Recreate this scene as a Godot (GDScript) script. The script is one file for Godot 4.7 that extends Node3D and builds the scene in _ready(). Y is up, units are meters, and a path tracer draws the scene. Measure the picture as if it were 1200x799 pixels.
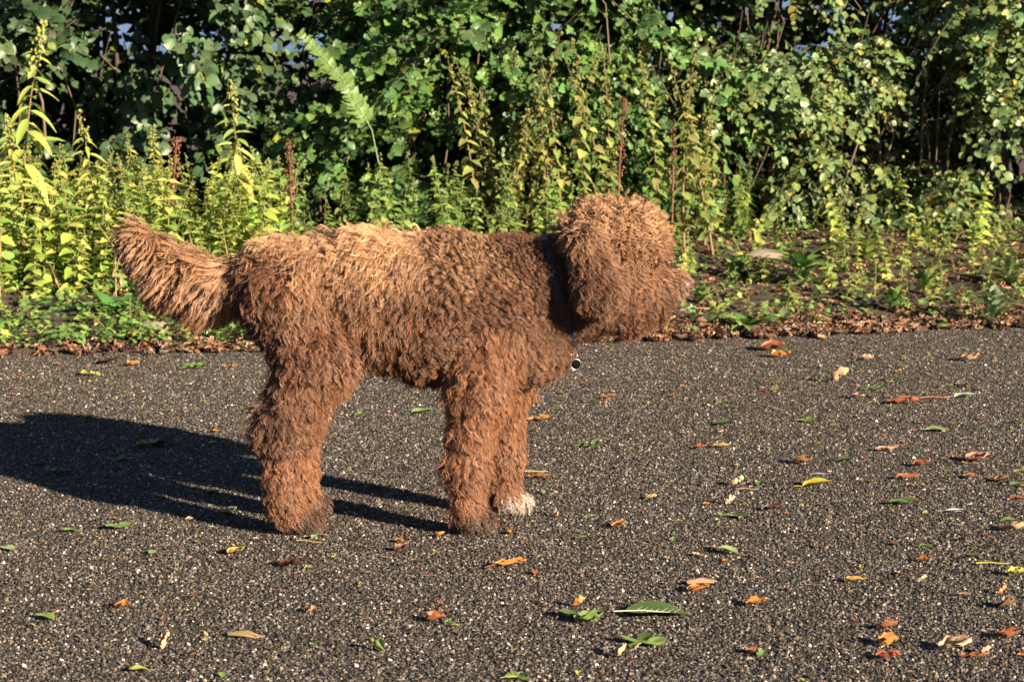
extends Node3D

# ---------------------------------------------------------------- mesh builder
class MB:
	var v := PackedVector3Array()
	var c := PackedColorArray()
	var ix := PackedInt32Array()
	func add(p: Vector3, col: Color = Color.WHITE) -> int:
		v.append(p)
		c.append(col)
		return v.size() - 1
	func tri(a: int, b: int, d: int) -> void:
		ix.append(a)
		ix.append(b)
		ix.append(d)
	func quad(a: int, b: int, d: int, e: int) -> void:
		tri(a, b, d)
		tri(a, d, e)
	func tube(pts: PackedVector3Array, r0: float, r1: float, sides: int, col: Color, col2: Color, cap := false) -> void:
		var side := Vector3.RIGHT
		var n := pts.size()
		var prev := -1
		for i in n:
			var t := float(i) / float(n - 1)
			var d := (pts[mini(i + 1, n - 1)] - pts[maxi(i - 1, 0)]).normalized()
			if i == 0:
				side = d.cross(Vector3.UP if absf(d.y) < 0.8 else Vector3.RIGHT).normalized()
			side = (side - d * side.dot(d)).normalized()
			var up := d.cross(side)
			var r := lerpf(r0, r1, t)
			var at := v.size()
			for k in sides:
				var a := TAU * k / sides
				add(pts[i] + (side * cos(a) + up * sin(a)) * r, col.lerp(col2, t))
			if prev >= 0:
				for k in sides:
					var k2 := (k + 1) % sides
					quad(prev + k, at + k, at + k2, prev + k2)
			prev = at
		if cap:
			var top := add(pts[n - 1], col2)
			for k in sides:
				tri(prev + k, top, prev + (k + 1) % sides)
	func ball(at: Vector3, r: Vector3, rings: int, sides: int, col: Color) -> void:
		var prev := -1
		for i in rings + 1:
			var b := PI * i / rings
			var first := v.size()
			for k in sides:
				var a := TAU * k / sides
				add(at + Vector3(sin(b) * cos(a), -cos(b), sin(b) * sin(a)) * r, col)
			if prev >= 0:
				for k in sides:
					var k2 := (k + 1) % sides
					quad(prev + k, prev + k2, first + k2, first + k)
			prev = first
	func mesh(m: Material, flat := false) -> ArrayMesh:
		var arr := []
		arr.resize(Mesh.ARRAY_MAX)
		arr[Mesh.ARRAY_VERTEX] = v
		arr[Mesh.ARRAY_COLOR] = c
		arr[Mesh.ARRAY_INDEX] = ix
		if not flat:
			var nn := PackedVector3Array()
			nn.resize(v.size())
			for i in range(0, ix.size(), 3):
				var f := (v[ix[i + 2]] - v[ix[i]]).cross(v[ix[i + 1]] - v[ix[i]])
				nn[ix[i]] += f
				nn[ix[i + 1]] += f
				nn[ix[i + 2]] += f
			for i in nn.size():
				nn[i] = nn[i].normalized() if nn[i].length_squared() > 1e-20 else Vector3.UP
			arr[Mesh.ARRAY_NORMAL] = nn
		var am := ArrayMesh.new()
		am.add_surface_from_arrays(Mesh.PRIMITIVE_TRIANGLES, arr)
		am.surface_set_material(0, m)
		return am

# ---------------------------------------------------------------- helpers
var R := RandomNumberGenerator.new()
var N3 := FastNoiseLite.new()
var counts := {}

func rf(a: float, b: float) -> float:
	return R.randf_range(a, b)

func rdir() -> Vector3:
	return Vector3(R.randfn(), R.randfn(), R.randfn()).normalized()

func numbered(called: String) -> String:
	var k: int = counts.get(called, 0)
	counts[called] = k + 1
	return called if k == 0 else "%s_%03d" % [called, k]

func tag(o: Node3D, label: String, category: String, group := "", kind := "") -> Node3D:
	if label: o.set_meta("label", label)
	if category: o.set_meta("category", category)
	if group: o.set_meta("group", group)
	if kind: o.set_meta("kind", kind)
	return o

func thing(called: String, label: String, category: String, at := Vector3.ZERO, group := "") -> Node3D:
	var o := Node3D.new()
	o.name = numbered(called)
	add_child(o, true)
	o.position = at
	tag(o, label, category, group)
	return o

func part(parent: Node, called: String, mesh: Mesh, m: Material = null, xf := Transform3D()) -> MeshInstance3D:
	var o := MeshInstance3D.new()
	o.mesh = mesh
	if m: o.material_override = m
	o.transform = xf
	o.name = called if parent != self else numbered(called)
	parent.add_child(o, true)
	return o

func many(parent: Node, called: String, mesh: Mesh, xfs: Array, cols: PackedColorArray) -> MultiMeshInstance3D:
	var mm := MultiMesh.new()
	mm.transform_format = MultiMesh.TRANSFORM_3D
	mm.use_colors = true
	mm.mesh = mesh
	mm.instance_count = xfs.size()
	for i in xfs.size():
		mm.set_instance_transform(i, xfs[i])
		mm.set_instance_color(i, cols[i])
	var o := MultiMeshInstance3D.new()
	o.multimesh = mm
	o.name = called if parent != self else numbered(called)
	o.set_meta("kind", "stuff")
	parent.add_child(o, true)
	return o

func lin(r: float, g: float, b: float) -> Color:
	return Color(r, g, b).linear_to_srgb()

func leafy_mat(col: Color, rough := 0.42, through := 0.5) -> StandardMaterial3D:
	var m := StandardMaterial3D.new()
	m.albedo_color = Color(col.r, col.g, col.b).linear_to_srgb()
	m.vertex_color_use_as_albedo = true
	m.roughness = rough
	m.metallic_specular = 0.42
	m.backlight_enabled = true
	m.backlight = Color(through, through, through).linear_to_srgb()
	return m

func solid_mat(col: Color, rough := 0.8) -> StandardMaterial3D:
	var m := StandardMaterial3D.new()
	m.albedo_color = Color(col.r, col.g, col.b).linear_to_srgb()
	m.vertex_color_use_as_albedo = true
	m.roughness = rough
	return m

func edge_z(x: float) -> float:
	var q := clampf(x, -4.0, 4.0)
	return -2.76 - 0.21 * q - 0.04 * q * q - 0.3 * (x - q)

func verge_y(x: float, z: float) -> float:
	var e := edge_z(x) - z
	var s := clampf(e / 2.3, 0.0, 1.0)
	return 0.012 + 0.17 * s * s * (3.0 - 2.0 * s) + N3.get_noise_3d(x * 5.0, 0.0, z * 5.0) * 0.02 * smoothstep(0.0, 0.3, e)

func set_on(x: float, z: float, lift := 0.0) -> Vector3:
	return Vector3(x, verge_y(x, z) + lift, z)

# a frame whose z runs along `along` and whose y leans to `up`
func frame(at: Vector3, along: Vector3, up: Vector3, s: Vector3) -> Transform3D:
	var z := along.normalized()
	var x := up.cross(z)
	x = x.normalized() if x.length_squared() > 1e-8 else Vector3.RIGHT.cross(z).normalized()
	var y := z.cross(x)
	return Transform3D(Basis(x * s.x, y * s.y, z * s.z), at)

# ---------------------------------------------------------------- leaves: length 1 along +z, face +y
func half_width(kind: String, t: float) -> float:
	match kind:
		"ovate": return 0.34 * pow(sin(PI * pow(t, 0.72)), 0.85)
		"round": return 0.46 * pow(maxf(0.0, sin(PI * pow(t, 0.82))), 0.6)
		"nettle": return 0.30 * pow(sin(PI * pow(t, 0.58)), 0.9)
		"lance": return 0.13 * pow(sin(PI * pow(t, 0.8)), 0.8)
		"dock": return 0.21 * pow(sin(PI * pow(t, 0.7)), 0.7)
		"grass": return 0.02 * (1.0 - t * 0.95)
	return 0.3 * sin(PI * t)

func blade(mb: MB, kind: String, segs: int, fold: float, droop: float, rib: float, teeth := 0.0, wav := 0.0, seed_n := 0.0, xf := Transform3D(), tint := Color.WHITE) -> void:
	var pl := -1
	for i in segs + 1:
		var t := float(i) / segs
		var w := half_width(kind, clampf(t, 0.001, 0.999))
		if teeth > 0.0 and i % 2 == 1: w *= 1.0 + teeth
		var y := -droop * t * t
		var ya := wav * sin(t * 9.0 + seed_n)
		var yb := wav * sin(t * 8.0 + 2.0 + seed_n * 1.7)
		var a := mb.add(xf * Vector3(-w, y + fold * w + ya, t), tint)
		var b := mb.add(xf * Vector3(0, y, t), tint * rib)
		var d := mb.add(xf * Vector3(w, y + fold * w + yb, t), tint)
		if pl >= 0:
			mb.quad(pl, pl + 1, b, a)
			mb.quad(pl + 1, pl + 2, d, b)
		pl = a

func leaf_mesh(kind: String, m: Material, segs := 4, fold := 0.25, droop := 0.2, rib := 1.15, teeth := 0.0, wav := 0.0, sd := 0.0) -> ArrayMesh:
	var mb := MB.new()
	blade(mb, kind, segs, fold, droop, rib, teeth, wav, sd)
	return mb.mesh(m)

# a lobed leaf: radial outline round a point a third of the way up
func lobed_mesh(m: Material, lobes: int, depth: float, curl: float, sd: float) -> ArrayMesh:
	var mb := MB.new()
	var o := mb.add(Vector3(0, 0, 0.35), Color(1.15, 1.15, 1.15))
	var n := lobes * 6
	var mid := mb.v.size()
	for i in n:
		var a := -PI + TAU * i / n
		var p := radial(a, lobes, depth) * 0.5
		mb.add(Vector3(sin(a) * p, 0.02 * sin(a * 5.0 + sd) + curl * p * p * 0.5, 0.35 + cos(a) * p), Color(1.05, 1.05, 1.05) if i % 6 == 0 else Color(0.95, 0.95, 0.95))
	var rim := mb.v.size()
	for i in n:
		var a := -PI + TAU * i / n
		var p := radial(a, lobes, depth)
		mb.add(Vector3(sin(a) * p, curl * p * p + 0.05 * sin(a * 3.0 + sd), 0.35 + cos(a) * p), Color.WHITE)
	for i in n:
		var j := (i + 1) % n
		mb.tri(o, mid + j, mid + i)
		mb.quad(mid + i, mid + j, rim + j, rim + i)
	return mb.mesh(m)

func radial(a: float, lobes: int, depth: float) -> float:
	var k := absf(cos(a * lobes * 0.5))
	var b := 0.62 - 0.28 * absf(a) / PI
	return b * (1.0 - depth * (1.0 - pow(k, 0.8))) * (0.25 if absf(a) > 3.0 else 1.0)

# a dried leaf: an ovate patch bent and crumpled by noise
func crumple_mesh(m: Material, rough: float, roll: float, sd: int, slim := 1.0) -> ArrayMesh:
	var nz := FastNoiseLite.new()
	nz.seed = sd
	nz.frequency = 1.6
	var mb := MB.new()
	var nu := 7
	var nv := 6
	for i in nv + 1:
		for j in nu + 1:
			var t := float(i) / nv
			var u := float(j) / nu * 2.0 - 1.0
			var w := 0.34 * slim * pow(sin(PI * clampf(pow(t, 0.8), 0.02, 0.98)), 0.6) * (1.0 + 0.45 * nz.get_noise_2d(t * 4.0, signf(u) * 9.0))
			var ang := u * roll
			var x := w * (sin(ang) / roll if roll > 0.05 else u)
			var y := w * ((1.0 - cos(ang)) / roll if roll > 0.05 else 0.0)
			y += rough * 0.30 * (nz.get_noise_2d(u * 1.2 + 20.0, t * 1.8) + 0.35) + rough * 0.12 * nz.get_noise_2d(u * 4.0, t * 4.0 + 40.0)
			y += rough * 0.25 * t * t
			var sh := 1.0 + 0.5 * nz.get_noise_2d(u * 3.0 + 70.0, t * 3.0)
			mb.add(Vector3(x, maxf(y, 0.0) + 0.01, t - 0.5), Color(sh, sh * (1.0 if j != 3 else 1.08), sh))
	for i in nv:
		for j in nu:
			var a := i * (nu + 1) + j
			mb.quad(a, a + 1, a + nu + 2, a + nu + 1)
	return mb.mesh(m)

# ---------------------------------------------------------------- the setting
func noise_tex(type: int, freq: float, sd: int, ramp: Gradient, size := 1024, octaves := 1) -> NoiseTexture2D:
	var n := FastNoiseLite.new()
	n.noise_type = type
	n.seed = sd
	n.frequency = freq
	n.fractal_type = FastNoiseLite.FRACTAL_FBM if octaves > 1 else FastNoiseLite.FRACTAL_NONE
	n.fractal_octaves = octaves
	if type == FastNoiseLite.TYPE_CELLULAR:
		n.cellular_return_type = FastNoiseLite.RETURN_CELL_VALUE
		n.cellular_jitter = 1.0
	var t := NoiseTexture2D.new()
	t.width = size
	t.height = size
	t.seamless = true
	t.seamless_blend_skirt = 0.05
	t.noise = n
	t.color_ramp = ramp
	return t

func ramp(pts: Array) -> Gradient:
	var g := Gradient.new()
	var off := PackedFloat32Array()
	var cs := PackedColorArray()
	for p in pts:
		off.append(p[0])
		cs.append(lin(p[1], p[2], p[3]))
	g.offsets = off
	g.colors = cs
	return g

func make_camera_and_light() -> void:
	var cam := Camera3D.new()
	cam.name = "camera"
	add_child(cam)
	cam.position = Vector3(0, 0.9, 4.0)
	cam.rotation_degrees = Vector3(-7.5, 0, 0)
	var at := CameraAttributesPhysical.new()
	at.frustum_focal_length = 74.1
	at.frustum_focus_distance = 4.02
	at.frustum_far = 4000.0
	at.frustum_near = 0.05
	at.exposure_aperture = 13.0
	cam.attributes = at
	cam.keep_aspect = Camera3D.KEEP_HEIGHT
	cam.fov = 18.39
	cam.far = 4000.0
	cam.current = true
	var env := Environment.new()
	env.background_mode = Environment.BG_SKY
	var sky := Sky.new()
	var pm := ProceduralSkyMaterial.new()
	pm.sky_top_color = Color(0.37, 0.46, 0.61)
	pm.sky_horizon_color = Color(0.56, 0.67, 0.81)
	pm.sky_curve = 0.18
	pm.sky_energy_multiplier = 0.56
	pm.ground_horizon_color = Color(0.40, 0.44, 0.42)
	pm.ground_bottom_color = Color(0.20, 0.20, 0.16)
	pm.ground_energy_multiplier = 0.56
	sky.sky_material = pm
	env.sky = sky
	env.tonemap_mode = Environment.TONE_MAPPER_LINEAR
	env.tonemap_exposure = 3.45
	env.sdfgi_enabled = true
	env.ssao_enabled = true
	env.ssil_enabled = true
	var we := WorldEnvironment.new()
	we.name = "environment"
	we.environment = env
	add_child(we)
	var sun := DirectionalLight3D.new()
	sun.name = "sun"
	sun.light_energy = 1.6
	sun.light_color = Color(1.0, 0.92, 0.80)
	sun.light_angular_distance = 0.5
	sun.shadow_enabled = true
	add_child(sun)
	var el := deg_to_rad(18.5)
	sun.look_at_from_position(Vector3.ZERO, Vector3(-cos(el) * 0.738, -sin(el), -cos(el) * 0.675), Vector3.UP)

func make_ground() -> void:
	# far ground
	var gm := StandardMaterial3D.new()
	gm.roughness = 0.95
	gm.albedo_texture = noise_tex(FastNoiseLite.TYPE_SIMPLEX_SMOOTH, 0.02, 5, ramp([[0.0, 0.03, 0.035, 0.015], [0.5, 0.05, 0.06, 0.025], [1.0, 0.08, 0.09, 0.04]]), 512, 4)
	gm.uv1_triplanar = true
	gm.uv1_world_triplanar = true
	gm.uv1_scale = Vector3(0.1, 0.1, 0.1)
	var pl := PlaneMesh.new()
	pl.size = Vector2(6000, 6000)
	tag(part(self, "ground", pl, gm, Transform3D(Basis(), Vector3(0, -0.03, 0))), "", "", "", "structure")

	# asphalt sheet
	var am := StandardMaterial3D.new()
	am.albedo_texture = noise_tex(FastNoiseLite.TYPE_CELLULAR, 0.09, 11, ramp([[0.0, 0.018, 0.016, 0.014], [0.5, 0.04, 0.035, 0.03], [0.7, 0.08, 0.068, 0.055], [0.85, 0.16, 0.14, 0.115], [1.0, 0.45, 0.42, 0.38]]), 2048)
	am.uv1_triplanar = true
	am.uv1_world_triplanar = true
	am.uv1_scale = Vector3(0.95, 0.95, 0.95)
	am.roughness = 0.75
	var mb := MB.new()
	var prev := -1
	for i in 121:
		var x := -60.0 + i
		if absf(x) > 5.0 and i % 5 != 0: continue
		var a := mb.add(Vector3(x, 0, edge_z(x) - 0.25))
		mb.add(Vector3(x, 0, edge_z(x) + 12.0))
		if prev >= 0: mb.quad(prev, a, a + 1, prev + 1)
		prev = a
	tag(part(self, "road", mb.mesh(am)), "", "", "", "structure")

	# stones of the asphalt: three patches of loose-packed chippings laid over the sheet in turned copies
	var pm := solid_mat(Color.WHITE, 0.6)
	pm.metallic_specular = 0.5
	var patches: Array[ArrayMesh] = []
	for q in 3:
		var s := MB.new()
		for k in 10500:
			var x := rf(-0.25, 0.25)
			var z := rf(-0.25, 0.25)
			var r := rf(0.0015, 0.0036) if R.randf() < 0.93 else rf(0.003, 0.0048)
			var h := r * rf(0.45, 1.0)
			var pick := R.randf()
			var g := 0.0
			var warm := rf(0.48, 0.74)
			if pick < 0.60: g = rf(0.009, 0.030)
			elif pick < 0.84: g = rf(0.030, 0.070)
			elif pick < 0.98: g = rf(0.09, 0.20)
			else:
				g = rf(0.22, 0.48)
				warm = rf(0.92, 1.0)
			var col := Color(g, g * lerpf(warm, 1.0, 0.45), g * warm)
			if R.randf() < 0.07: col = Color(g * 1.2, g * 0.85, g * 0.6)
			var a0 := rf(0, TAU)
			var tilt := Vector2(rf(-0.45, 0.45), rf(-0.45, 0.45))
			var first := s.v.size()
			for j in 5:
				var a := a0 + TAU * j / 5 + rf(-0.3, 0.3)
				var rr := r * rf(0.75, 1.2)
				s.add(Vector3(x + cos(a) * rr, 0.0, z + sin(a) * rr), col)
			for j in 5:
				var a := a0 + TAU * j / 5 + rf(-0.3, 0.3)
				var rr := r * rf(0.4, 0.75)
				var dx := cos(a) * rr
				var dz := sin(a) * rr
				s.add(Vector3(x + dx, maxf(0.0004, h + dx * tilt.x + dz * tilt.y), z + dz), col)
			for j in 5:
				var j2 := (j + 1) % 5
				s.quad(first + j, first + j2, first + 5 + j2, first + 5 + j)
			s.tri(first + 5, first + 6, first + 7)
			s.tri(first + 5, first + 7, first + 8)
			s.tri(first + 5, first + 8, first + 9)
		patches.append(s.mesh(pm, true))
	var spots := [[], [], []]
	for ix in range(-8, 9):
		for iz in range(-8, 5):
			var c := Vector3(ix * 0.5, 0.0, iz * 0.5)
			if c.z + 0.3 < edge_z(c.x) - 0.05: continue
			spots[R.randi() % 3].append(Transform3D(Basis(Vector3.UP, PI / 2 * (R.randi() % 4)), c))
	for q in 3:
		var cs := PackedColorArray()
		cs.resize(spots[q].size())
		cs.fill(Color.WHITE)
		many(self, "asphalt_gravel", patches[q], spots[q], cs)

	# grit and crumbled dirt that has gathered in drifts and along the edge
	R.seed = 60
	var gb := MB.new()
	gb.ball(Vector3.ZERO, Vector3(1.0, 0.6, 0.8), 3, 5, Color.WHITE)
	var grit_m := gb.mesh(solid_mat(Color.WHITE, 0.95), true)
	var gx := []
	var gc := PackedColorArray()
	for i in 60000:
		var x := rf(-3.2, 3.2)
		var z := rf(-3.3, 1.6)
		var e := z - edge_z(x)
		if e < 0.0: continue
		var d := N3.get_noise_2d(x * 2.2 + 40.0, z * 5.0) + 0.4 * N3.get_noise_2d(x * 14.0, z * 14.0)
		if R.randf() > smoothstep(0.05, 0.45, d + 0.75 * exp(-e * 5.0)) + 0.03: continue
		gx.append(Transform3D(Basis(rdir(), rf(0, TAU)) * Basis.from_scale(Vector3.ONE * rf(0.0012, 0.0034)), Vector3(x, 0.0025 + rf(0, 0.001), z)))
		gc.append([Color(0.05, 0.036, 0.024), Color(0.075, 0.055, 0.035), Color(0.035, 0.026, 0.018), Color(0.06, 0.058, 0.025)][R.randi() % 4])
	many(self, "grit", grit_m, gx, gc)

	# verge: bare soil rising into a low bank
	var sm := StandardMaterial3D.new()
	sm.albedo_texture = noise_tex(FastNoiseLite.TYPE_SIMPLEX_SMOOTH, 0.03, 21, ramp([[0.0, 0.018, 0.012, 0.008], [0.45, 0.045, 0.03, 0.02], [0.7, 0.075, 0.05, 0.033], [1.0, 0.12, 0.085, 0.06]]), 1024, 5)
	sm.uv1_triplanar = true
	sm.uv1_world_triplanar = true
	sm.uv1_scale = Vector3(1.3, 1.3, 1.3)
	sm.roughness = 0.95
	var g := MB.new()
	var xs: Array[float] = []
	var xx := -16.0
	while xx <= 16.0:
		xs.append(xx)
		xx += 0.05 if absf(xx) < 3.6 else 0.5
	var es: Array[float] = [-0.06]
	var ee := 0.0
	while ee < 90.0:
		es.append(ee)
		ee += 0.04 if ee < 3.2 else (0.3 if ee < 8.0 else 6.0)
	var fine := FastNoiseLite.new()
	fine.frequency = 9.0
	fine.seed = 4
	for e in es:
		for x in xs:
			var z := edge_z(x) - e
			var y := -0.02 if e < 0.0 else verge_y(x, z) + 0.010 * fine.get_noise_2d(x, z)
			g.add(Vector3(x + 0.0, y, z + (0.05 * N3.get_noise_2d(x * 30.0, 7.0) if e < 0.05 else 0.0)))
	var w := xs.size()
	for i in es.size() - 1:
		for j in w - 1:
			var a := i * w + j
			g.quad(a, a + w, a + w + 1, a + 1)
	tag(part(self, "verge_soil", g.mesh(sm)), "", "", "", "structure")

# ---------------------------------------------------------------- the dog
# bones: region, joint a (x y z), radius, joint b (x y z), radius, combing direction (x y), hair length, hair kind
const REGION := ["body", "neck", "head", "muzzle", "ear", "foreleg", "paw", "thigh", "hindleg", "tail"]
const BONES := [
	[0, -0.435, 0.476, -0.060, 0.070, -0.281, 0.480, -0.060, 0.080, -0.60, -0.80, 0.062, 0],
	[0, -0.281, 0.480, -0.060, 0.080, -0.108, 0.463, -0.060, 0.093, -0.60, -0.80, 0.062, 0],
	[0, -0.108, 0.468, -0.060, 0.093, 0.000, 0.456, -0.060, 0.096, -0.50, -0.85, 0.048, 1],
	[0, -0.282, 0.415, -0.060, 0.070, -0.141, 0.390, -0.060, 0.083, -0.45, -0.90, 0.066, 0],
	[0, -0.141, 0.390, -0.060, 0.083, 0.000, 0.385, -0.060, 0.086, -0.30, -0.95, 0.052, 1],
	[0, 0.020, 0.406, -0.060, 0.083, 0.046, 0.368, -0.060, 0.066, 0.10, -1.00, 0.048, 1],
	[1, 0.008, 0.473, -0.060, 0.086, 0.149, 0.501, -0.060, 0.071, -0.55, -0.80, 0.036, 1],
	[1, 0.050, 0.428, -0.060, 0.076, 0.166, 0.456, -0.060, 0.066, -0.30, -0.90, 0.036, 1],
	[2, 0.178, 0.554, -0.060, 0.080, 0.224, 0.558, -0.060, 0.070, 0.25, -1.00, 0.026, 2],
	[2, 0.195, 0.495, -0.060, 0.070, 0.228, 0.485, -0.060, 0.058, 0.15, -1.00, 0.046, 0],
	[3, 0.240, 0.468, -0.060, 0.043, 0.316, 0.480, -0.060, 0.022, 0.50, -0.85, 0.028, 0],
	[3, 0.225, 0.425, -0.060, 0.033, 0.281, 0.445, -0.060, 0.022, 0.25, -1.00, 0.050, 0],
	[4, 0.135, 0.572, 0.030, 0.025, 0.164, 0.477, 0.050, 0.038, 0.05, -1.00, 0.044, 0],
	[4, 0.135, 0.572, -0.150, 0.025, 0.164, 0.477, -0.170, 0.038, 0.05, -1.00, 0.044, 0],
	[5, -0.020, 0.390, -0.020, 0.063, -0.062, 0.291, 0.006, 0.051, -0.10, -1.00, 0.058, 0],
	[5, -0.062, 0.292, 0.012, 0.048, -0.087, 0.135, 0.020, 0.030, -0.10, -1.00, 0.056, 0],
	[5, -0.087, 0.135, 0.020, 0.030, -0.085, 0.047, 0.022, 0.027, -0.05, -1.00, 0.046, 0],
	[6, -0.082, 0.039, 0.023, 0.030, -0.056, 0.029, 0.029, 0.022, 0.45, -0.90, 0.024, 0],
	[5, -0.007, 0.390, -0.100, 0.063, -0.019, 0.291, -0.126, 0.051, -0.10, -1.00, 0.058, 0],
	[5, -0.019, 0.292, -0.132, 0.048, -0.015, 0.135, -0.140, 0.025, -0.10, -1.00, 0.056, 0],
	[5, -0.015, 0.135, -0.140, 0.025, -0.013, 0.047, -0.142, 0.023, -0.05, -1.00, 0.046, 0],
	[6, -0.010, 0.039, -0.143, 0.030, 0.016, 0.029, -0.149, 0.022, 0.45, -0.90, 0.024, 0],
	[7, -0.430, 0.460, -0.025, 0.076, -0.377, 0.348, -0.002, 0.061, -0.20, -1.00, 0.064, 0],
	[7, -0.430, 0.460, -0.095, 0.076, -0.377, 0.348, -0.118, 0.061, -0.20, -1.00, 0.064, 0],
	[7, -0.377, 0.348, -0.002, 0.060, -0.433, 0.209, 0.014, 0.042, -0.15, -1.00, 0.060, 0],
	[7, -0.377, 0.348, -0.118, 0.060, -0.433, 0.209, -0.134, 0.042, -0.15, -1.00, 0.060, 0],
	[8, -0.433, 0.209, 0.014, 0.040, -0.431, 0.069, 0.020, 0.032, -0.15, -1.00, 0.058, 0],
	[8, -0.433, 0.209, -0.134, 0.040, -0.431, 0.069, -0.140, 0.032, -0.15, -1.00, 0.058, 0],
	[6, -0.426, 0.043, 0.020, 0.030, -0.389, 0.028, 0.026, 0.022, 0.45, -0.90, 0.028, 0],
	[6, -0.426, 0.043, -0.140, 0.030, -0.389, 0.028, -0.146, 0.022, 0.45, -0.90, 0.028, 0],
	[9, -0.488, 0.485, -0.060, 0.040, -0.582, 0.465, -0.060, 0.035, -0.50, -0.90, 0.066, 3],
	[9, -0.582, 0.465, -0.060, 0.035, -0.658, 0.495, -0.060, 0.035, -0.45, -0.90, 0.066, 3],
	[9, -0.658, 0.495, -0.060, 0.035, -0.710, 0.548, -0.060, 0.028, -0.60, -0.75, 0.055, 3],
	[9, -0.710, 0.548, -0.060, 0.028, -0.729, 0.566, -0.060, 0.022, -0.50, -0.80, 0.040, 3],
]
const COLLAR := Vector3(0.966, 0.26, 0.0)
const TURNS := [2.2]
const CELL := 0.0095
var field := PackedFloat32Array()
var f_lo := Vector3.ZERO
var f_n := Vector3i.ZERO

func field_at(p: Vector3) -> float:
	var q := (p - f_lo) / CELL
	var i := clampi(int(q.x), 0, f_n.x - 2)
	var j := clampi(int(q.y), 0, f_n.y - 2)
	var k := clampi(int(q.z), 0, f_n.z - 2)
	var fx := q.x - i
	var fy := q.y - j
	var fz := q.z - k
	var sx := f_n.y * f_n.z
	var b := i * sx + j * f_n.z + k
	var a00 := lerpf(field[b], field[b + 1], fz)
	var a01 := lerpf(field[b + f_n.z], field[b + f_n.z + 1], fz)
	var a10 := lerpf(field[b + sx], field[b + sx + 1], fz)
	var a11 := lerpf(field[b + sx + f_n.z], field[b + sx + f_n.z + 1], fz)
	return lerpf(lerpf(a00, a01, fy), lerpf(a10, a11, fy), fx)

func gradient_at(p: Vector3) -> Vector3:
	var h := 0.008
	return Vector3(field_at(p + Vector3(h, 0, 0)) - field_at(p - Vector3(h, 0, 0)), field_at(p + Vector3(0, h, 0)) - field_at(p - Vector3(0, h, 0)), field_at(p + Vector3(0, 0, h)) - field_at(p - Vector3(0, 0, h))).normalized()

func body_surface(mb: MB, col: Color) -> void:
	f_lo = Vector3(-0.80, 0.0, -0.24)
	var hi := Vector3(0.40, 0.68, 0.12)
	f_n = Vector3i(((hi - f_lo) / CELL).ceil())
	field.resize(f_n.x * f_n.y * f_n.z)
	field.fill(0.2)
	var soft := 0.028
	for bn in BONES:
		var a := Vector3(bn[1], bn[2], bn[3])
		var b := Vector3(bn[5], bn[6], bn[7])
		var ra: float = bn[4]
		var rb: float = bn[8]
		var reach := maxf(ra, rb) + 0.06
		var l := Vector3i(((a.min(b) - Vector3.ONE * reach - f_lo) / CELL).floor()).clamp(Vector3i.ZERO, f_n - Vector3i.ONE)
		var u := Vector3i(((a.max(b) + Vector3.ONE * reach - f_lo) / CELL).ceil()).clamp(Vector3i.ZERO, f_n - Vector3i.ONE)
		var ab := b - a
		var inv := 1.0 / maxf(ab.length_squared(), 1e-9)
		var rel: int = bn[0]
		var s := 0.012 if rel == 4 or rel == 6 else soft
		for i in range(l.x, u.x + 1):
			for j in range(l.y, u.y + 1):
				var row := (i * f_n.y + j) * f_n.z
				for k in range(l.z, u.z + 1):
					var p := f_lo + Vector3(i, j, k) * CELL
					var t := clampf((p - a).dot(ab) * inv, 0.0, 1.0)
					var d := p.distance_to(a + ab * t) - ra - (rb - ra) * t
					var o := field[row + k]
					var h := maxf(s - absf(d - o), 0.0) / s
					field[row + k] = minf(d, o) - h * h * s * 0.25
	# surface nets
	var at := PackedInt32Array()
	at.resize(field.size())
	at.fill(-1)
	var sx := f_n.y * f_n.z
	var sy := f_n.z
	var corner := [0, 1, sy, sy + 1, sx, sx + 1, sx + sy, sx + sy + 1]
	var off: Array[Vector3] = []
	for q in 8: off.append(Vector3(q >> 2, (q >> 1) & 1, q & 1))
	var edges := [[0, 1], [2, 3], [4, 5], [6, 7], [0, 2], [1, 3], [4, 6], [5, 7], [0, 4], [1, 5], [2, 6], [3, 7]]
	for i in f_n.x - 1:
		for j in f_n.y - 1:
			for k in f_n.z - 1:
				var b := i * sx + j * sy + k
				var f0 := field[b]
				if absf(f0) > CELL * 2.5: continue
				var inside := 0
				for q in 8:
					if field[b + corner[q]] < 0.0: inside += 1
				if inside == 0 or inside == 8: continue
				var sum := Vector3.ZERO
				var m := 0
				for e in edges:
					var va := field[b + corner[e[0]]]
					var vb := field[b + corner[e[1]]]
					if (va < 0.0) != (vb < 0.0):
						sum += off[e[0]].lerp(off[e[1]], va / (va - vb))
						m += 1
				at[b] = mb.add(f_lo + (Vector3(i, j, k) + sum / m) * CELL, col)
	for i in range(1, f_n.x - 1):
		for j in range(1, f_n.y - 1):
			for k in range(1, f_n.z - 1):
				var b := i * sx + j * sy + k
				var f0 := field[b]
				if absf(f0) > CELL * 2.5: continue
				for ax in 3:
					var st: int = [sx, sy, 1][ax]
					var f1 := field[b + st]
					if (f0 < 0.0) == (f1 < 0.0): continue
					var s1: int = [sy, 1, sx][ax]
					var s2: int = [1, sx, sy][ax]
					var q0 := at[b - s1 - s2]
					var q1 := at[b - s2]
					var q2 := at[b]
					var q3 := at[b - s1]
					if q0 < 0 or q1 < 0 or q2 < 0 or q3 < 0: continue
					if f0 < 0.0: mb.quad(q0, q3, q2, q1)
					else: mb.quad(q0, q1, q2, q3)

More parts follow.
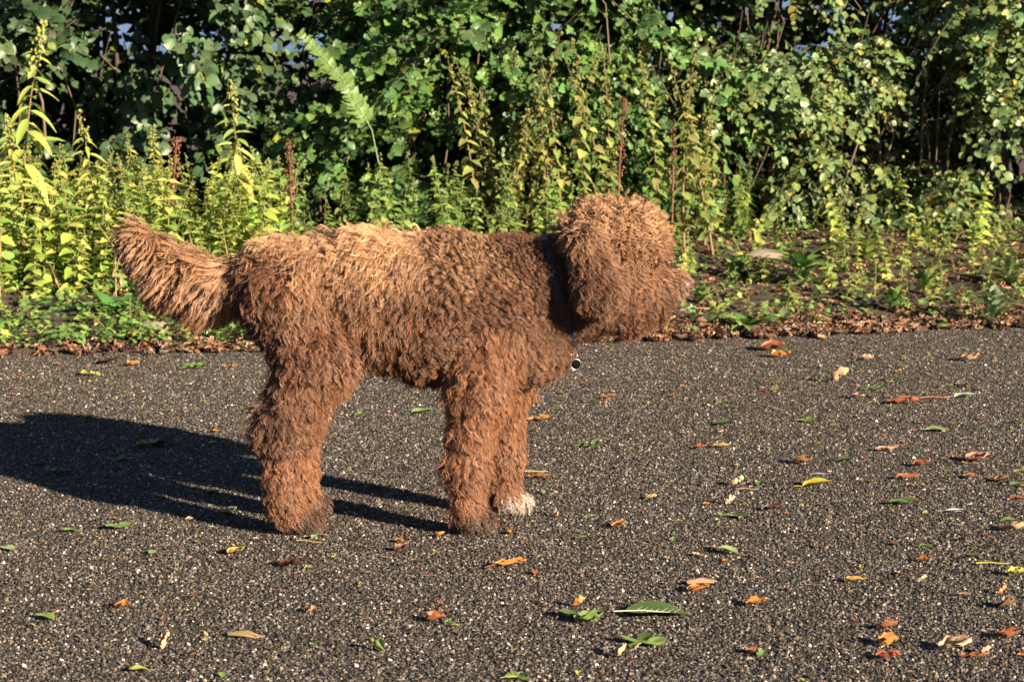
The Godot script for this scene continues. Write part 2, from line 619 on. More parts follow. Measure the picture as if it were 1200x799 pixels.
# a lock of hair, length 1: rises along +y, lies down along +z
func lock_mesh(m: Material, kind: int, sd: int, base_ph: float) -> ArrayMesh:
	var r := RandomNumberGenerator.new()
	r.seed = sd
	var mb := MB.new()
	var thick: float = [0.0075, 0.0095, 0.0085, 0.0085, 0.010][kind]
	var turns: float = [TURNS[0], 2.2, 1.9, 1.5, 1.3][kind] 
	for s in [9, 8, 9, 9, 4][kind]:
		var ph := base_ph + r.randf_range(-0.22, 0.22) * (6.0 if kind == 4 else 1.0)
		var ro: Vector3 = Vector3(r.randf_range(-1, 1), r.randf_range(-0.4, 0.4), r.randf_range(-1, 1)) * [0.034, 0.034, 0.09, 0.065, 0.25][kind]
		var ln := r.randf_range(0.78, 1.05)
		var pts := PackedVector3Array()
		var n := 14
		for i in n:
			var t := float(i) / (n - 1)
			var c := Vector3.ZERO
			var w := t * TAU * turns + ph
			var grow := minf(1.0, t * 2.2)
			if kind == 0:
				c = Vector3(0.082 * grow * sin(w), 0.24 * sin(minf(t * 1.9, PI * 0.5)) + 0.065 * grow * cos(w), 0.92 * t)
			elif kind == 1:
				c = Vector3(0.115 * grow * sin(w), 0.30 * pow(t, 0.6) + 0.10 * grow * cos(w), 0.68 * t + 0.05 * grow * cos(w + 1.0))
			elif kind == 4:
				c = Vector3(0.10 * grow * sin(w), 0.62 * t, 0.55 * t * t + 0.08 * grow * cos(w))
			elif kind == 3:
				c = Vector3(0.045 * grow * sin(w), 0.30 * sin(minf(t * 1.7, PI * 0.5)) + 0.03 * grow * cos(w), 0.98 * t)
			else:
				c = Vector3(0.15 * grow * sin(w), 0.66 * t + 0.06 * sin(w * 2.0), 0.50 * t * t + 0.13 * grow * cos(w))
			pts.append(c * ln + ro * (1.0 - (0.70 if kind != 4 else 0.0) * t))
		var sh := r.randf_range(0.85, 1.12)
		mb.tube(pts, thick, thick * 0.4, 3, Color(0.52, 0.49, 0.47) * sh, Color(1.45, 1.48, 1.5) * sh)  # roots darkened to stand for shade between locks; tips paler, as bleached hair
	return mb.mesh(m)

func make_dog() -> void:
	var dog := thing("dog", "shaggy curly brown dog standing side on with raised plumed tail and white-tipped paw", "dog")
	var skin := solid_mat(Color(0.05, 0.023, 0.013), 0.9)
	var mb := MB.new()
	body_surface(mb, Color.WHITE)
	part(dog, "body", mb.mesh(skin))
	var hair := solid_mat(Color.WHITE, 0.42)
	hair.metallic_specular = 0.55
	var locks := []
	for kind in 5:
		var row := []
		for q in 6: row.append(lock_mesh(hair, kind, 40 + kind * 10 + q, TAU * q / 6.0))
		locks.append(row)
	var xf := {}
	var tint := {}
	var nz := FastNoiseLite.new()
	nz.seed = 77
	nz.frequency = 34.0
	var broad := FastNoiseLite.new()
	broad.seed = 5
	broad.frequency = 7.0
	R.seed = 900
	for ti in range(0, mb.ix.size(), 3):
		var pa := mb.v[mb.ix[ti]]
		var pb := mb.v[mb.ix[ti + 1]]
		var pc := mb.v[mb.ix[ti + 2]]
		var area := (pb - pa).cross(pc - pa).length() * 0.5
		var per := 60000.0
		if pa.y < 0.01: continue
		var want := area * per
		var n := int(want)
		if R.randf() < want - n: n += 1
		for s in n:
			var u := R.randf()
			var w := R.randf()
			if u + w > 1.0:
				u = 1.0 - u
				w = 1.0 - w
			var p := pa + (pb - pa) * u + (pc - pa) * w
			# blend the combing of the bones that are near
			var flow := Vector3.ZERO
			var len := 0.0
			var sum := 0.0
			var best := 1e9
			var bi := 0
			for k in BONES.size():
				var bn: Array = BONES[k]
				var a := Vector3(bn[1], bn[2], bn[3])
				var ab := Vector3(bn[5], bn[6], bn[7]) - a
				var t := clampf((p - a).dot(ab) / maxf(ab.length_squared(), 1e-9), 0.0, 1.0)
				var d: float = p.distance_to(a + ab * t) - bn[4] - (bn[8] - bn[4]) * t
				if d < best:
					best = d
					bi = k
				if d < 0.03:
					var wt := exp(-maxf(d, -0.02) * 110.0)
					flow += Vector3(bn[9], bn[10], 0) * wt
					len += bn[11] * wt
					sum += wt
			if sum <= 0.0: continue
			len /= sum
			var reg: int = BONES[bi][0]
			var kind: int = BONES[bi][12]
			var nn := gradient_at(p)
			var boost := 1.0
			flow = flow.normalized()
			if reg == 2:
				# the skull's topknot falls outward from the crown
				flow = (flow * 0.6 + (p - Vector3(0.215, 0.60, -0.06)).normalized()).normalized()
				kind = (2 if R.randf() < 0.25 else 1) if p.y > 0.54 else (1 if R.randf() < 0.4 else 0)
				if p.y > 0.54: boost = 1.3
			var tang := flow - nn * flow.dot(nn)
			if tang.length() < 0.15: tang = Vector3(0.15, -0.4, 0) - nn * nn.dot(Vector3(0.15, -0.4, 0))
			var up_jit := 0.12
			var fuzz := R.randf() < 0.28
			if fuzz and kind != 2 and (reg > 4 or reg < 2 or R.randf() < 0.45): kind = 4
			var band := nz.get_noise_3dv(p)
			var band2 := nz.get_noise_3dv(p + Vector3(3, 7, 1))
			var side := nn.cross(tang.normalized())
			tang = (tang.normalized() + side * (band2 * 0.4 + rf(-0.1, 0.1))).normalized()
			if R.randf() < 0.1: up_jit = 0.4
			var lift := clampf(1.0 + band * 0.7 + rf(-0.15, 0.15), 0.4, 1.8)
			lift *= boost
			if reg == 5 or reg == 8: lift *= 0.75
			if reg == 6: lift *= 0.6
			var up := (nn + rdir() * up_jit).normalized()
			var size := len * rf(0.88, 1.08) * (1.0 + band * 0.15)
			if kind == 4:
				size *= rf(0.45, 0.8)
				tang = (tang + side * rf(-0.7, 0.7)).normalized()
			var x := up.cross(tang).normalized()
			var z := x.cross(up)
			var b := Basis(x * size, up * size * lift, z * size)
			if p.y < size * 0.9 and reg == 6: b = Basis(x * size, up * size * 0.5, z * size * 0.55)
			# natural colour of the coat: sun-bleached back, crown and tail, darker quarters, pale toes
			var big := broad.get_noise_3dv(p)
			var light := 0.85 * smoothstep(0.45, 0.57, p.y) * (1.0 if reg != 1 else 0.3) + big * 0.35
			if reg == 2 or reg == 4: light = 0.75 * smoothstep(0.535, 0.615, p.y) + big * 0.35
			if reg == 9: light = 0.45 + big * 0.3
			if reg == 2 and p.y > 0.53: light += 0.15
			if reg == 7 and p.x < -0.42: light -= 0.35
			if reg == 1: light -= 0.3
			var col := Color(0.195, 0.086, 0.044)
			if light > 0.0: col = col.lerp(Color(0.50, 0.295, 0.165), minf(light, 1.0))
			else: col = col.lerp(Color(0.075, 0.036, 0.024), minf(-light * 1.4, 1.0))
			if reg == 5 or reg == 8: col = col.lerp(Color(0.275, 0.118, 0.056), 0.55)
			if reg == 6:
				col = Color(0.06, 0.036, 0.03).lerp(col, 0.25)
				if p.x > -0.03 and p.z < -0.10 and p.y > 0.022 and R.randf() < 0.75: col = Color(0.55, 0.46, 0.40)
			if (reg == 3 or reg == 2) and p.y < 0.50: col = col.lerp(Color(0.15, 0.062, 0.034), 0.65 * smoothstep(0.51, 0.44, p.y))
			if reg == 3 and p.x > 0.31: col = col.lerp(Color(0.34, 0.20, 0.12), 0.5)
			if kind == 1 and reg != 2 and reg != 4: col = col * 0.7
			# single locks differ in tone: many deep brown, a few bleached
			var tone_of := exp(R.randfn() * 0.20) * (1.0 if R.randf() > 0.09 else 1.45)
			if reg == 4: col = col * 0.85
			col = col * clampf(tone_of, 0.5, 2.0)
			var which := R.randi() % 6
			if kind != 2 and kind != 4 and R.randf() < 0.85:
				# neighbouring locks wave in step, so that the coat lies in ridges
				var along := p.dot(flow) + 0.012 * broad.get_noise_3dv(p * 3.0) + rf(-0.0015, 0.0015)
				which = posmod(int(round(along / (len * 0.92 / TURNS[0]) * 6.0)), 6)
			var key := "%d_%d_%d" % [reg, kind, which]
			if not xf.has(key):
				xf[key] = []
				tint[key] = PackedColorArray()
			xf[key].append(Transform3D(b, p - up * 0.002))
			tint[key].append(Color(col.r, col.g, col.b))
	var total := 0
	var pc := {}
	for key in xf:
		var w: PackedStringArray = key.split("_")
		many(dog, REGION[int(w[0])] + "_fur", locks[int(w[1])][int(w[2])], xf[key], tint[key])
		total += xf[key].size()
	print("locks ", total, " body tris ", mb.ix.size() / 3)
	# nose and eyes
	var nb := MB.new()
	nb.ball(Vector3.ZERO, Vector3(0.015, 0.016, 0.020), 8, 12, Color.WHITE)
	nb.ball(Vector3(0.010, -0.004, 0.008), Vector3(0.006, 0.004, 0.005), 5, 8, Color(0.3, 0.3, 0.3))
	nb.ball(Vector3(0.010, -0.004, -0.008), Vector3(0.006, 0.004, 0.005), 5, 8, Color(0.3, 0.3, 0.3))
	var nm := solid_mat(Color(0.09, 0.05, 0.045), 0.45)
	part(dog, "nose", nb.mesh(nm), null, Transform3D(Basis(), Vector3(0.335, 0.475, -0.06)))
	for s in [-1, 1]:
		var eb := MB.new()
		eb.ball(Vector3.ZERO, Vector3.ONE * 0.012, 8, 12, Color.WHITE)
		part(dog, "eye", eb.mesh(solid_mat(Color(0.03, 0.015, 0.008), 0.15)), null, Transform3D(Basis(), Vector3(0.272, 0.522, -0.06 + s * 0.042)))
	# collar with its tag: the band follows the neck
	var mid := Vector3(0.092, 0.445, -0.06)
	var col := thing("collar", "dark navy collar half buried in the curly brown fur of the dog's neck", "collar", mid)
	var cb := MB.new()
	var seg := 40
	var prev := -1
	var e1 := COLLAR.cross(Vector3.BACK).normalized()
	var low := Vector3.ZERO
	for i in seg + 1:
		var a := TAU * i / seg
		var rad := (e1 * cos(a) + Vector3.BACK * sin(a)).normalized()
		var d := 0.03
		while d < 0.13 and field_at(mid + rad * d) < 0.0: d += 0.002
		var c := rad * (d + 0.004)
		if c.y < low.y: low = c
		var first := cb.v.size()
		for q in [[-0.011, 0.0], [-0.009, 0.003], [0.009, 0.003], [0.011, 0.0]]:
			cb.add(c + COLLAR * q[0] + rad * q[1])
		if prev >= 0:
			for q in 3: cb.quad(prev + q, first + q, first + q + 1, prev + q + 1)
		prev = first
	part(col, "band", cb.mesh(solid_mat(Color(0.008, 0.010, 0.03), 0.6)))
	var steel := StandardMaterial3D.new()
	steel.metallic = 1.0
	steel.roughness = 0.3
	steel.albedo_color = Color(0.75, 0.75, 0.74)
	var tor := TorusMesh.new()
	tor.inner_radius = 0.0052
	tor.outer_radius = 0.0068
	tor.rings = 20
	tor.ring_segments = 8
	var ring_at := Vector3(0.1205, 0.342, -0.030) - mid
	part(col, "ring", tor, steel, Transform3D(Basis(Vector3.RIGHT, 1.2), ring_at))
	var tagp := MB.new()
	tagp.tube(PackedVector3Array([Vector3(0, 0, -0.001), Vector3(0, 0, 0.001)]), 0.0096, 0.0096, 24, Color.WHITE, Color.WHITE, true)
	var dm := StandardMaterial3D.new()
	dm.albedo_color = Color(0.018, 0.03, 0.03)
	dm.roughness = 0.7
	dm.metallic_specular = 0.15
	var disc := part(col, "tag", tagp.mesh(dm), null, Transform3D(Basis(Vector3.UP, 0.25), ring_at + Vector3(0.003, -0.018, 0.002)))
	var rim := TorusMesh.new()
	rim.inner_radius = 0.0094
	rim.outer_radius = 0.0108
	rim.rings = 28
	rim.ring_segments = 8
	part(disc, "rim", rim, steel, Transform3D(Basis(Vector3.RIGHT, PI / 2), Vector3.ZERO))

# ---------------------------------------------------------------- plants
var leaf_mats := {}
var leaf_white: StandardMaterial3D

func tone(c: Color) -> StandardMaterial3D:
	var key := "%.3f_%.3f_%.3f" % [c.r, c.g, c.b]
	if not leaf_mats.has(key): leaf_mats[key] = leafy_mat(c)
	return leaf_mats[key]

func vary(c: Color, a: float) -> Color:
	var k := 1.0 + rf(-a, a)
	var w := rf(-a, a) * 0.5
	return Color(c.r * k * (1.0 + w), c.g * k, c.b * k * (1.0 - w))

# a bush: stems from the ground, leafy shoots through the crown, the foremost leaves as parts
func bush(called: String, label: String, category: String, group: String, at: Vector3, h: float, rx: float, rz: float, sp: Dictionary, shoots: int, singles: int, low := 0.05, thr := -0.12, trunk_r := 0.014) -> Node3D:
	var root := thing(called, label, category, at, group)
	var bark := solid_mat(sp.bark, 0.85)
	var cy := h * 0.62
	for i in (5 if trunk_r < 0.03 else 1):
		var a := rf(0, TAU)
		var lean := rf(0.15, 0.6) if trunk_r < 0.03 else 0.05
		var pts := PackedVector3Array()
		for k in 7:
			var t := k / 6.0
			pts.append(Vector3(cos(a) * rx * lean * t * t + 0.02 * sin(k * 2.1 + a) + cos(a) * 0.06, t * h * 0.9 - 0.03, sin(a) * rz * lean * t * t + 0.02 * cos(k * 1.7 + a) + sin(a) * 0.06))
		var sb := MB.new()
		sb.tube(pts, trunk_r, trunk_r * 0.35, 6, Color.WHITE, Color(0.8, 0.8, 0.8))
		part(root, "stem" if trunk_r < 0.03 else "trunk", sb.mesh(bark))
	if trunk_r < 0.03 and singles > 0:
		# bare woody branches that show through the gaps
		for i in 7:
			var x := rf(-0.8, 0.8) * rx
			var hh := rf(0.7, 1.5)
			var pts := PackedVector3Array()
			for k in 6:
				var t := k / 5.0
				pts.append(Vector3(x + rf(-0.03, 0.03) + t * t * rf(-0.15, 0.3), t * hh - 0.03, rz * lerpf(0.25, 0.85, t) + rf(-0.03, 0.03)))
			var sb := MB.new()
			sb.tube(pts, rf(0.004, 0.009), 0.0015, 5, Color.WHITE, Color(1.3, 1.2, 1.1))
			part(root, "branch", sb.mesh(solid_mat(Color(0.14, 0.10, 0.07) if i % 2 else Color(0.10, 0.065, 0.045), 0.85)))
	var xfs := []
	var cols := PackedColorArray()
	var rank := []
	var tw := MB.new()
	var tries := 0
	var made := 0
	while made < shoots and tries < shoots * 6:
		tries += 1
		var p := Vector3.ZERO
		if low > 1.0:
			p = rdir() * pow(R.randf(), 0.42)
			p = Vector3(p.x * rx, cy + p.y * h * 0.5, p.z * rz)
		else:
			# a hedge plant is leafy down to the ground and fullest on its open side
			p = Vector3(rf(-1.1, 1.1), lerpf(low, h, pow(R.randf(), 1.25)), 1.0 - 2.0 * pow(R.randf(), 1.5))
			var swell := 0.75 + 0.35 * sin(PI * clampf(p.y / h, 0, 1)) + 0.9 * N3.get_noise_3d((p.x * rx + at.x) * 3.0, p.y * 3.0, at.z)
			p = Vector3(p.x * rx, p.y, p.z * rz * swell * sqrt(maxf(0.1, 1.0 - p.x * p.x * 0.6)))
		if p.y < low: continue
		var wp := p + at
		if N3.get_noise_3d(wp.x * 3.4, wp.y * 3.4, wp.z * 3.4) < thr: continue
		made += 1
		var out := Vector3(p.x / (rx * rx), (p.y - cy) / (h * h * 0.25) * 0.6, p.z / (rz * rz)).normalized()
		var along := (out * 0.9 + Vector3.UP * float(sp.up) + rdir() * 0.55).normalized()
		var ln: float = rf(sp.shoot[0], sp.shoot[1])
		var n: int = R.randi_range(sp.leaves[0], sp.leaves[1])
		var pts := PackedVector3Array()
		var hue: Color = sp.cols[R.randi() % sp.cols.size()]
		hue = vary(hue, 0.16)
		var mt: int = R.randi() % sp.leaf.size()
		for k in 5:
			var t := k / 4.0
			pts.append(p + along * ln * (t - 0.35) + Vector3.DOWN * ln * float(sp.sag) * t * t)
		tw.tube(pts, 0.0035, 0.0012, 3, Color.WHITE, Color(0.9, 1.0, 0.8))
		var side := along.cross(Vector3.UP)
		side = side.normalized() if side.length() > 0.1 else Vector3.RIGHT
		for k in n:
			var t := (k + 0.6) / n
			var q := p + along * ln * (t - 0.35) + Vector3.DOWN * ln * float(sp.sag) * t * t
			var s := 1.0 if k % 2 == 0 else -1.0
			var tip := (along * 0.55 + side * s * 0.85 + Vector3.DOWN * rf(0.1, 0.75) + rdir() * 0.3).normalized()
			if k == n - 1: tip = (along + Vector3.DOWN * 0.4).normalized()
			var face := (Vector3.UP * 0.55 + out * 0.75 + Vector3(0.2, 0, 0.3) + rdir() * 0.7).normalized()
			var size: float = rf(sp.size[0], sp.size[1]) * (0.75 if k == n - 1 else 1.0)
			xfs.append([frame(q, tip, face, Vector3.ONE * size), mt])
			var c := vary(hue, 0.12)
			if R.randf() < float(sp.odd_share): c = vary(sp.odd[R.randi() % sp.odd.size()], 0.2)
			cols.append(c)
			var vis: float = q.z + at.z - absf(q.x + at.x) * 0.02
			if q.y + at.y > 1.35 or absf(q.x + at.x) > 2.4: vis -= 5.0
			rank.append([vis + rf(0, 0.25), xfs.size() - 1])
	part(root, "twigs", tw.mesh(bark)).set_meta("kind", "stuff")
	rank.sort_custom(func(a, b): return a[0] > b[0])
	var own := {}
	for i in mini(singles, rank.size()):
		var k: int = rank[i][1]
		own[k] = true
		# nearest of a few shades, so that leaves share materials
		var q: Color = cols[k]
		var sh := Color(snappedf(q.r, 0.02), snappedf(q.g, 0.025), snappedf(q.b, 0.012))
		part(root, "leaf", sp.leaf[xfs[k][1]], tone(sh), xfs[k][0])
	var lots := []
	var tints := []
	for q in sp.leaf.size():
		lots.append([])
		tints.append(PackedColorArray())
	for k in xfs.size():
		if own.has(k): continue
		lots[xfs[k][1]].append(xfs[k][0])
		tints[xfs[k][1]].append(cols[k])
	for q in sp.leaf.size():
		if lots[q].size(): many(root, "foliage", sp.leaf[q], lots[q], tints[q])
	return root

# an upright herb: a stem with leaf pairs, each leaf a part
func herb(called: String, label: String, category: String, group: String, at: Vector3, h: float, sp: Dictionary) -> Node3D:
	var root := thing(called, label, category, at, group)
	var pts := PackedVector3Array()
	var bend := Vector3(rf(-0.12, 0.12), 0, rf(-0.10, 0.12)) * h
	for k in 8:
		var t := k / 7.0
		pts.append(Vector3(0, h * t - 0.02, 0) + bend * t * t)
	var mb := MB.new()
	mb.tube(pts, h * 0.006 + 0.001, 0.0012, 5, Color.WHITE, Color(0.9, 1.1, 0.9))
	part(root, "stem", mb.mesh(solid_mat(sp.stem, 0.7)))
	var n: int = sp.nodes
	var turn := rf(0, TAU)
	for k in n:
		var t: float = lerpf(sp.start, 0.98, float(k) / n)
		var p := Vector3(0, h * t - 0.02, 0) + bend * t * t
		var size: float = h * lerpf(sp.leaf_low, sp.leaf_top, pow(t, 1.3)) * rf(0.85, 1.15)
		turn += PI / 2 if sp.pair == 2 else 2.4
		for s in sp.pair:
			var a: float = turn + PI * s + rf(-0.25, 0.25)
			var dir := Vector3(cos(a), rf(sp.tilt[0], sp.tilt[1]), sin(a))
			var c: Color = vary(sp.cols[R.randi() % sp.cols.size()], 0.1)
			var sh := Color(snappedf(c.r, 0.02), snappedf(c.g, 0.025), snappedf(c.b, 0.012))
			part(root, "leaf", sp.leaf[R.randi() % sp.leaf.size()], tone(sh), frame(p, dir, Vector3.UP + Vector3(0.15, 0, 0.35), Vector3.ONE * size))
	if sp.has("spike"):
		var fb := MB.new()
		for k in int(sp.spike[0]):
			var t := rf(sp.spike[1], 1.04)
			var a := rf(0, TAU)
			var r: float = h * rf(0.01, sp.spike[2]) * (1.15 - t)* 4.0
			var p := Vector3(cos(a) * r, h * t - 0.02, sin(a) * r) + bend * t * t
			fb.ball(p, Vector3.ONE * h * rf(0.006, 0.012), 2, 4, Color.WHITE * rf(0.7, 1.2))
		part(root, "flower_spike", fb.mesh(leafy_mat(sp.spike_col, 0.8, 0.2))).set_meta("kind", "stuff")
	return root

func stand(protos: Array, n: int, x0: float, x1: float, z0: float, z1: float, s0: float, s1: float, label: String, group: String, lean := 1.6) -> void:
	for i in n:
		var src: Node3D = protos[i % protos.size()]
		var o: Node3D = src.duplicate()
		o.name = numbered(str(src.name).rstrip("0123456789").trim_suffix("_"))
		add_child(o, true)
		var x := rf(x0, x1)
		o.position = set_on(x, edge_z(x) - rf(z0, z1), -0.005)
		o.rotation = Vector3(rf(-0.10, 0.14) * lean, rf(0, TAU), rf(-0.12, 0.12) * lean)
		o.scale = Vector3.ONE * rf(s0, s1)
		o.set_meta("label", label)
		o.set_meta("group", group)

func rosette(label: String, at: Vector3, n: int, size: float, cols: Array, lm: Array, rise := 0.6) -> void:
	var root := thing("broad_leaved_weed", label, "weed", at)
	for k in n:
		var a := TAU * k / n + rf(-0.3, 0.3)
		var up := rf(0.5, 1.6) * rise
		var c: Color = vary(cols[k % cols.size()], 0.12)
		var sh := Color(snappedf(c.r, 0.02), snappedf(c.g, 0.025), snappedf(c.b, 0.012))
		var dir := Vector3(cos(a), up, sin(a))
		part(root, "leaf", lm[k % lm.size()], tone(sh), frame(Vector3(cos(a) * 0.01, 0.005 + rf(0.0, size * 0.06 * n), sin(a) * 0.01) if n > 9 else Vector3(cos(a) * 0.01, 0.005, sin(a) * 0.01), dir, Vector3.UP * 1.2 - Vector3(cos(a), 0, sin(a)) * up * 0.5, Vector3.ONE * size * rf(0.85, 1.35)))
	var cb := MB.new()
	cb.ball(Vector3(0, 0.005, 0), Vector3(0.014, 0.016, 0.014), 4, 6, Color.WHITE)
	part(root, "root_crown", cb.mesh(solid_mat(Color(0.10, 0.06, 0.04), 0.9)))


func make_plants() -> void:
	leaf_white = leafy_mat(Color.WHITE)
	var W := leaf_white
	var ovate := [leaf_mesh("ovate", W, 4, 0.22, 0.22, 1.15, 0.0, 0.02, 1.0), leaf_mesh("ovate", W, 4, 0.35, 0.05, 1.15, 0.0, 0.03, 3.0)]
	var round := [leaf_mesh("round", W, 4, 0.18, 0.18, 1.12, 0.08, 0.03, 0.5), leaf_mesh("round", W, 4, 0.30, 0.30, 1.12, 0.08, 0.03, 2.0)]
	var lobed := [lobed_mesh(W, 5, 0.45, -0.4, 0.3), lobed_mesh(W, 5, 0.5, 0.3, 1.3), leaf_mesh("round", W, 4, 0.25, 0.25, 1.12, 0.1, 0.03, 1.0)]
	var nettle := [leaf_mesh("nettle", W, 6, 0.25, 0.30, 1.15, 0.14, 0.02, 0.0), leaf_mesh("nettle", W, 6, 0.30, 0.12, 1.15, 0.14, 0.02, 2.0)]
	var lance := [leaf_mesh("lance", W, 5, 0.4, 0.25, 1.2, 0.0, 0.01, 0.0), leaf_mesh("lance", W, 5, 0.4, 0.5, 1.2, 0.0, 0.01, 2.0)]
	var dock := [leaf_mesh("dock", W, 9, 0.35, 0.42, 1.4, 0.08, 0.015, 0.0), leaf_mesh("dock", W, 9, 0.30, 0.6, 1.4, 0.08, 0.02, 2.0)]

	var dark_round := {"bark": Color(0.05, 0.035, 0.025), "leaf": round, "size": [0.032, 0.058], "cols": [Color(0.05, 0.095, 0.04), Color(0.068, 0.12, 0.055), Color(0.04, 0.075, 0.033)], "odd": [Color(0.16, 0.20, 0.03), Color(0.12, 0.17, 0.04)], "odd_share": 0.05, "shoot": [0.2, 0.36], "leaves": [8, 12], "up": 0.1, "sag": 0.35}
	var mid_lobed := {"bark": Color(0.06, 0.04, 0.03), "leaf": lobed, "size": [0.030, 0.058], "cols": [Color(0.08, 0.165, 0.045), Color(0.105, 0.20, 0.05), Color(0.06, 0.12, 0.038)], "odd": [Color(0.20, 0.24, 0.04), Color(0.14, 0.20, 0.05)], "odd_share": 0.04, "shoot": [0.2, 0.36], "leaves": [9, 13], "up": 0.2, "sag": 0.35}
	var pale_small := {"bark": Color(0.06, 0.045, 0.035), "leaf": [ovate[0], ovate[1], round[0]], "size": [0.020, 0.048], "cols": [Color(0.11, 0.18, 0.065), Color(0.15, 0.21, 0.075), Color(0.09, 0.15, 0.065), Color(0.14, 0.18, 0.05)], "odd": [Color(0.26, 0.26, 0.05), Color(0.20, 0.23, 0.05), Color(0.24, 0.20, 0.05)], "odd_share": 0.09, "shoot": [0.18, 0.38], "leaves": [9, 15], "up": 0.1, "sag": 0.3}
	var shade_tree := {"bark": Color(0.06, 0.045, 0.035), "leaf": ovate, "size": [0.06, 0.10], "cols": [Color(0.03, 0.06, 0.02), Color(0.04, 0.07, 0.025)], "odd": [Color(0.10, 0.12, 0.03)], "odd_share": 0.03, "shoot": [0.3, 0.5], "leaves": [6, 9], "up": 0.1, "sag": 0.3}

	# the hedge, from one side of the view to the other
	R.seed = 100
	var front := [
		[-3.05, -5.3, 2.3, 0.60, dark_round, 701, 20, "dark round-leaved bush at the far end of the hedge, mostly out of the picture"],
		[-2.35, -5.15, 2.2, 0.55, dark_round, 892, 130, "dark green bush behind the tall yellow-green willowherb"],
		[-1.62, -5.05, 2.1, 0.58, dark_round, 1190, 240, "dark bush with broad roundish leaves above the yellow nettles, beside the dark gap"],
		[-0.62, -5.25, 2.3, 0.52, mid_lobed, 1105, 220, "green lobed-leaved bush just beside the dark gap with the thin trunk"],
		[-0.08, -5.0, 2.1, 0.50, mid_lobed, 1190, 240, "bright green lobed-leaved bush in the middle of the hedge above the dog's back"],
		[0.50, -5.15, 2.2, 0.50, mid_lobed, 1105, 200, "green bush behind the dry seeding stalks above the dog's neck"],
		[1.05, -5.45, 2.2, 0.50, pale_small, 1190, 240, "grey-green small-leaved bush hanging low behind the dog's muzzle"],
		[1.62, -5.60, 2.3, 0.55, pale_small, 1317, 240, "small-leaved bush flecked with yellow, above the bare litter ground"],
		[2.22, -5.50, 2.2, 0.52, pale_small, 1275, 230, "small-leaved bush with pale leaves at the picture's edge above sparse weeds"],
		[2.95, -5.40, 2.3, 0.60, pale_small, 892, 20, "small-leaved bush past the sparse weeds, mostly out of the picture"],
		[-3.85, -5.6, 2.4, 0.65, dark_round, 420, 0, "dark bush that carries the hedge on past the first round-leaved one"],
		[3.9, -5.7, 2.4, 0.65, pale_small, 420, 0, "small-leaved bush that carries the hedge on past the outermost one"],
	]
	for f in front:
		bush("hedge_bush", f[7], "bush", "bushes of the hedge", set_on(f[0], f[1]), f[2], f[3], 0.5, f[4], f[5], f[6], 0.05, 0.13)
	R.seed = 150
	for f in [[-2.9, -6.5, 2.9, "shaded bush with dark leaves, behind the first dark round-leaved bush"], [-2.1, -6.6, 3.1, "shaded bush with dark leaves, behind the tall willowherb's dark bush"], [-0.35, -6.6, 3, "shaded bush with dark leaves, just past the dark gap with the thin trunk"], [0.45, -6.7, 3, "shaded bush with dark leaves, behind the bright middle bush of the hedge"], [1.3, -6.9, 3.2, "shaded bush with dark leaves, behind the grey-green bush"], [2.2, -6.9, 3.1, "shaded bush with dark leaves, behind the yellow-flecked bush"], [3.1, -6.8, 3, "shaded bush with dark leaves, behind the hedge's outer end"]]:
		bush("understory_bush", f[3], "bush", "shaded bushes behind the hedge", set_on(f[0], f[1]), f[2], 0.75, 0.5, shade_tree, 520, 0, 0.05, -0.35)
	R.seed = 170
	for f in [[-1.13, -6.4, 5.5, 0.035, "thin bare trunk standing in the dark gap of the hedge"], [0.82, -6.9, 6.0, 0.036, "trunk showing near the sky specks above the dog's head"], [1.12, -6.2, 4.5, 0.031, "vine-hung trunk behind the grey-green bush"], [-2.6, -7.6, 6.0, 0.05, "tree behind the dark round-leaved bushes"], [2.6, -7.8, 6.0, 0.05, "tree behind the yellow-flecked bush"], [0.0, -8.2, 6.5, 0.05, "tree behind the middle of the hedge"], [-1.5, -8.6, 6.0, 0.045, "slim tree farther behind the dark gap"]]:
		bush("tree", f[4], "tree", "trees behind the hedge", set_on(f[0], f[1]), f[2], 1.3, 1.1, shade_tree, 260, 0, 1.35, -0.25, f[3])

	# tall nettles
	R.seed = 200
	var sun_n := {"stem": Color(0.16, 0.17, 0.05), "leaf": nettle, "cols": [Color(0.28, 0.38, 0.07), Color(0.34, 0.42, 0.09), Color(0.20, 0.32, 0.07), Color(0.44, 0.45, 0.11)], "nodes": 14, "pair": 2, "start": 0.10, "leaf_low": 0.175, "leaf_top": 0.075, "tilt": [-0.35, 0.25], "spike": [40, 0.62, 0.035], "spike_col": Color(0.22, 0.24, 0.07)}
	var green_n := {"stem": Color(0.12, 0.13, 0.05), "leaf": nettle, "cols": [Color(0.14, 0.25, 0.06), Color(0.18, 0.29, 0.07), Color(0.22, 0.30, 0.07), Color(0.14, 0.22, 0.07)], "nodes": 14, "pair": 2, "start": 0.10, "leaf_low": 0.165, "leaf_top": 0.07, "tilt": [-0.45, 0.15], "spike": [36, 0.62, 0.03], "spike_col": Color(0.15, 0.18, 0.06)}
	var stalk_n := {"stem": Color(0.17, 0.11, 0.05), "leaf": [ovate[0], nettle[0]], "cols": [Color(0.16, 0.23, 0.06), Color(0.24, 0.28, 0.07), Color(0.30, 0.30, 0.09), Color(0.24, 0.22, 0.08)], "nodes": 44, "pair": 1, "start": 0.15, "leaf_low": 0.085, "leaf_top": 0.035, "tilt": [-0.8, 0.2], "spike": [26, 0.68, 0.02], "spike_col": Color(0.13, 0.14, 0.045)}
	var sun_protos := []
	var green_protos := []
	for i in 4:
		var x := -1.9 + i * 0.33
		sun_protos.append(herb("nettle", "yellow-green nettle in the sunlit stand behind the dog's tail", "nettle", "yellow nettles behind the tail", set_on(x, edge_z(x) - 1.0), 0.5, sun_n))
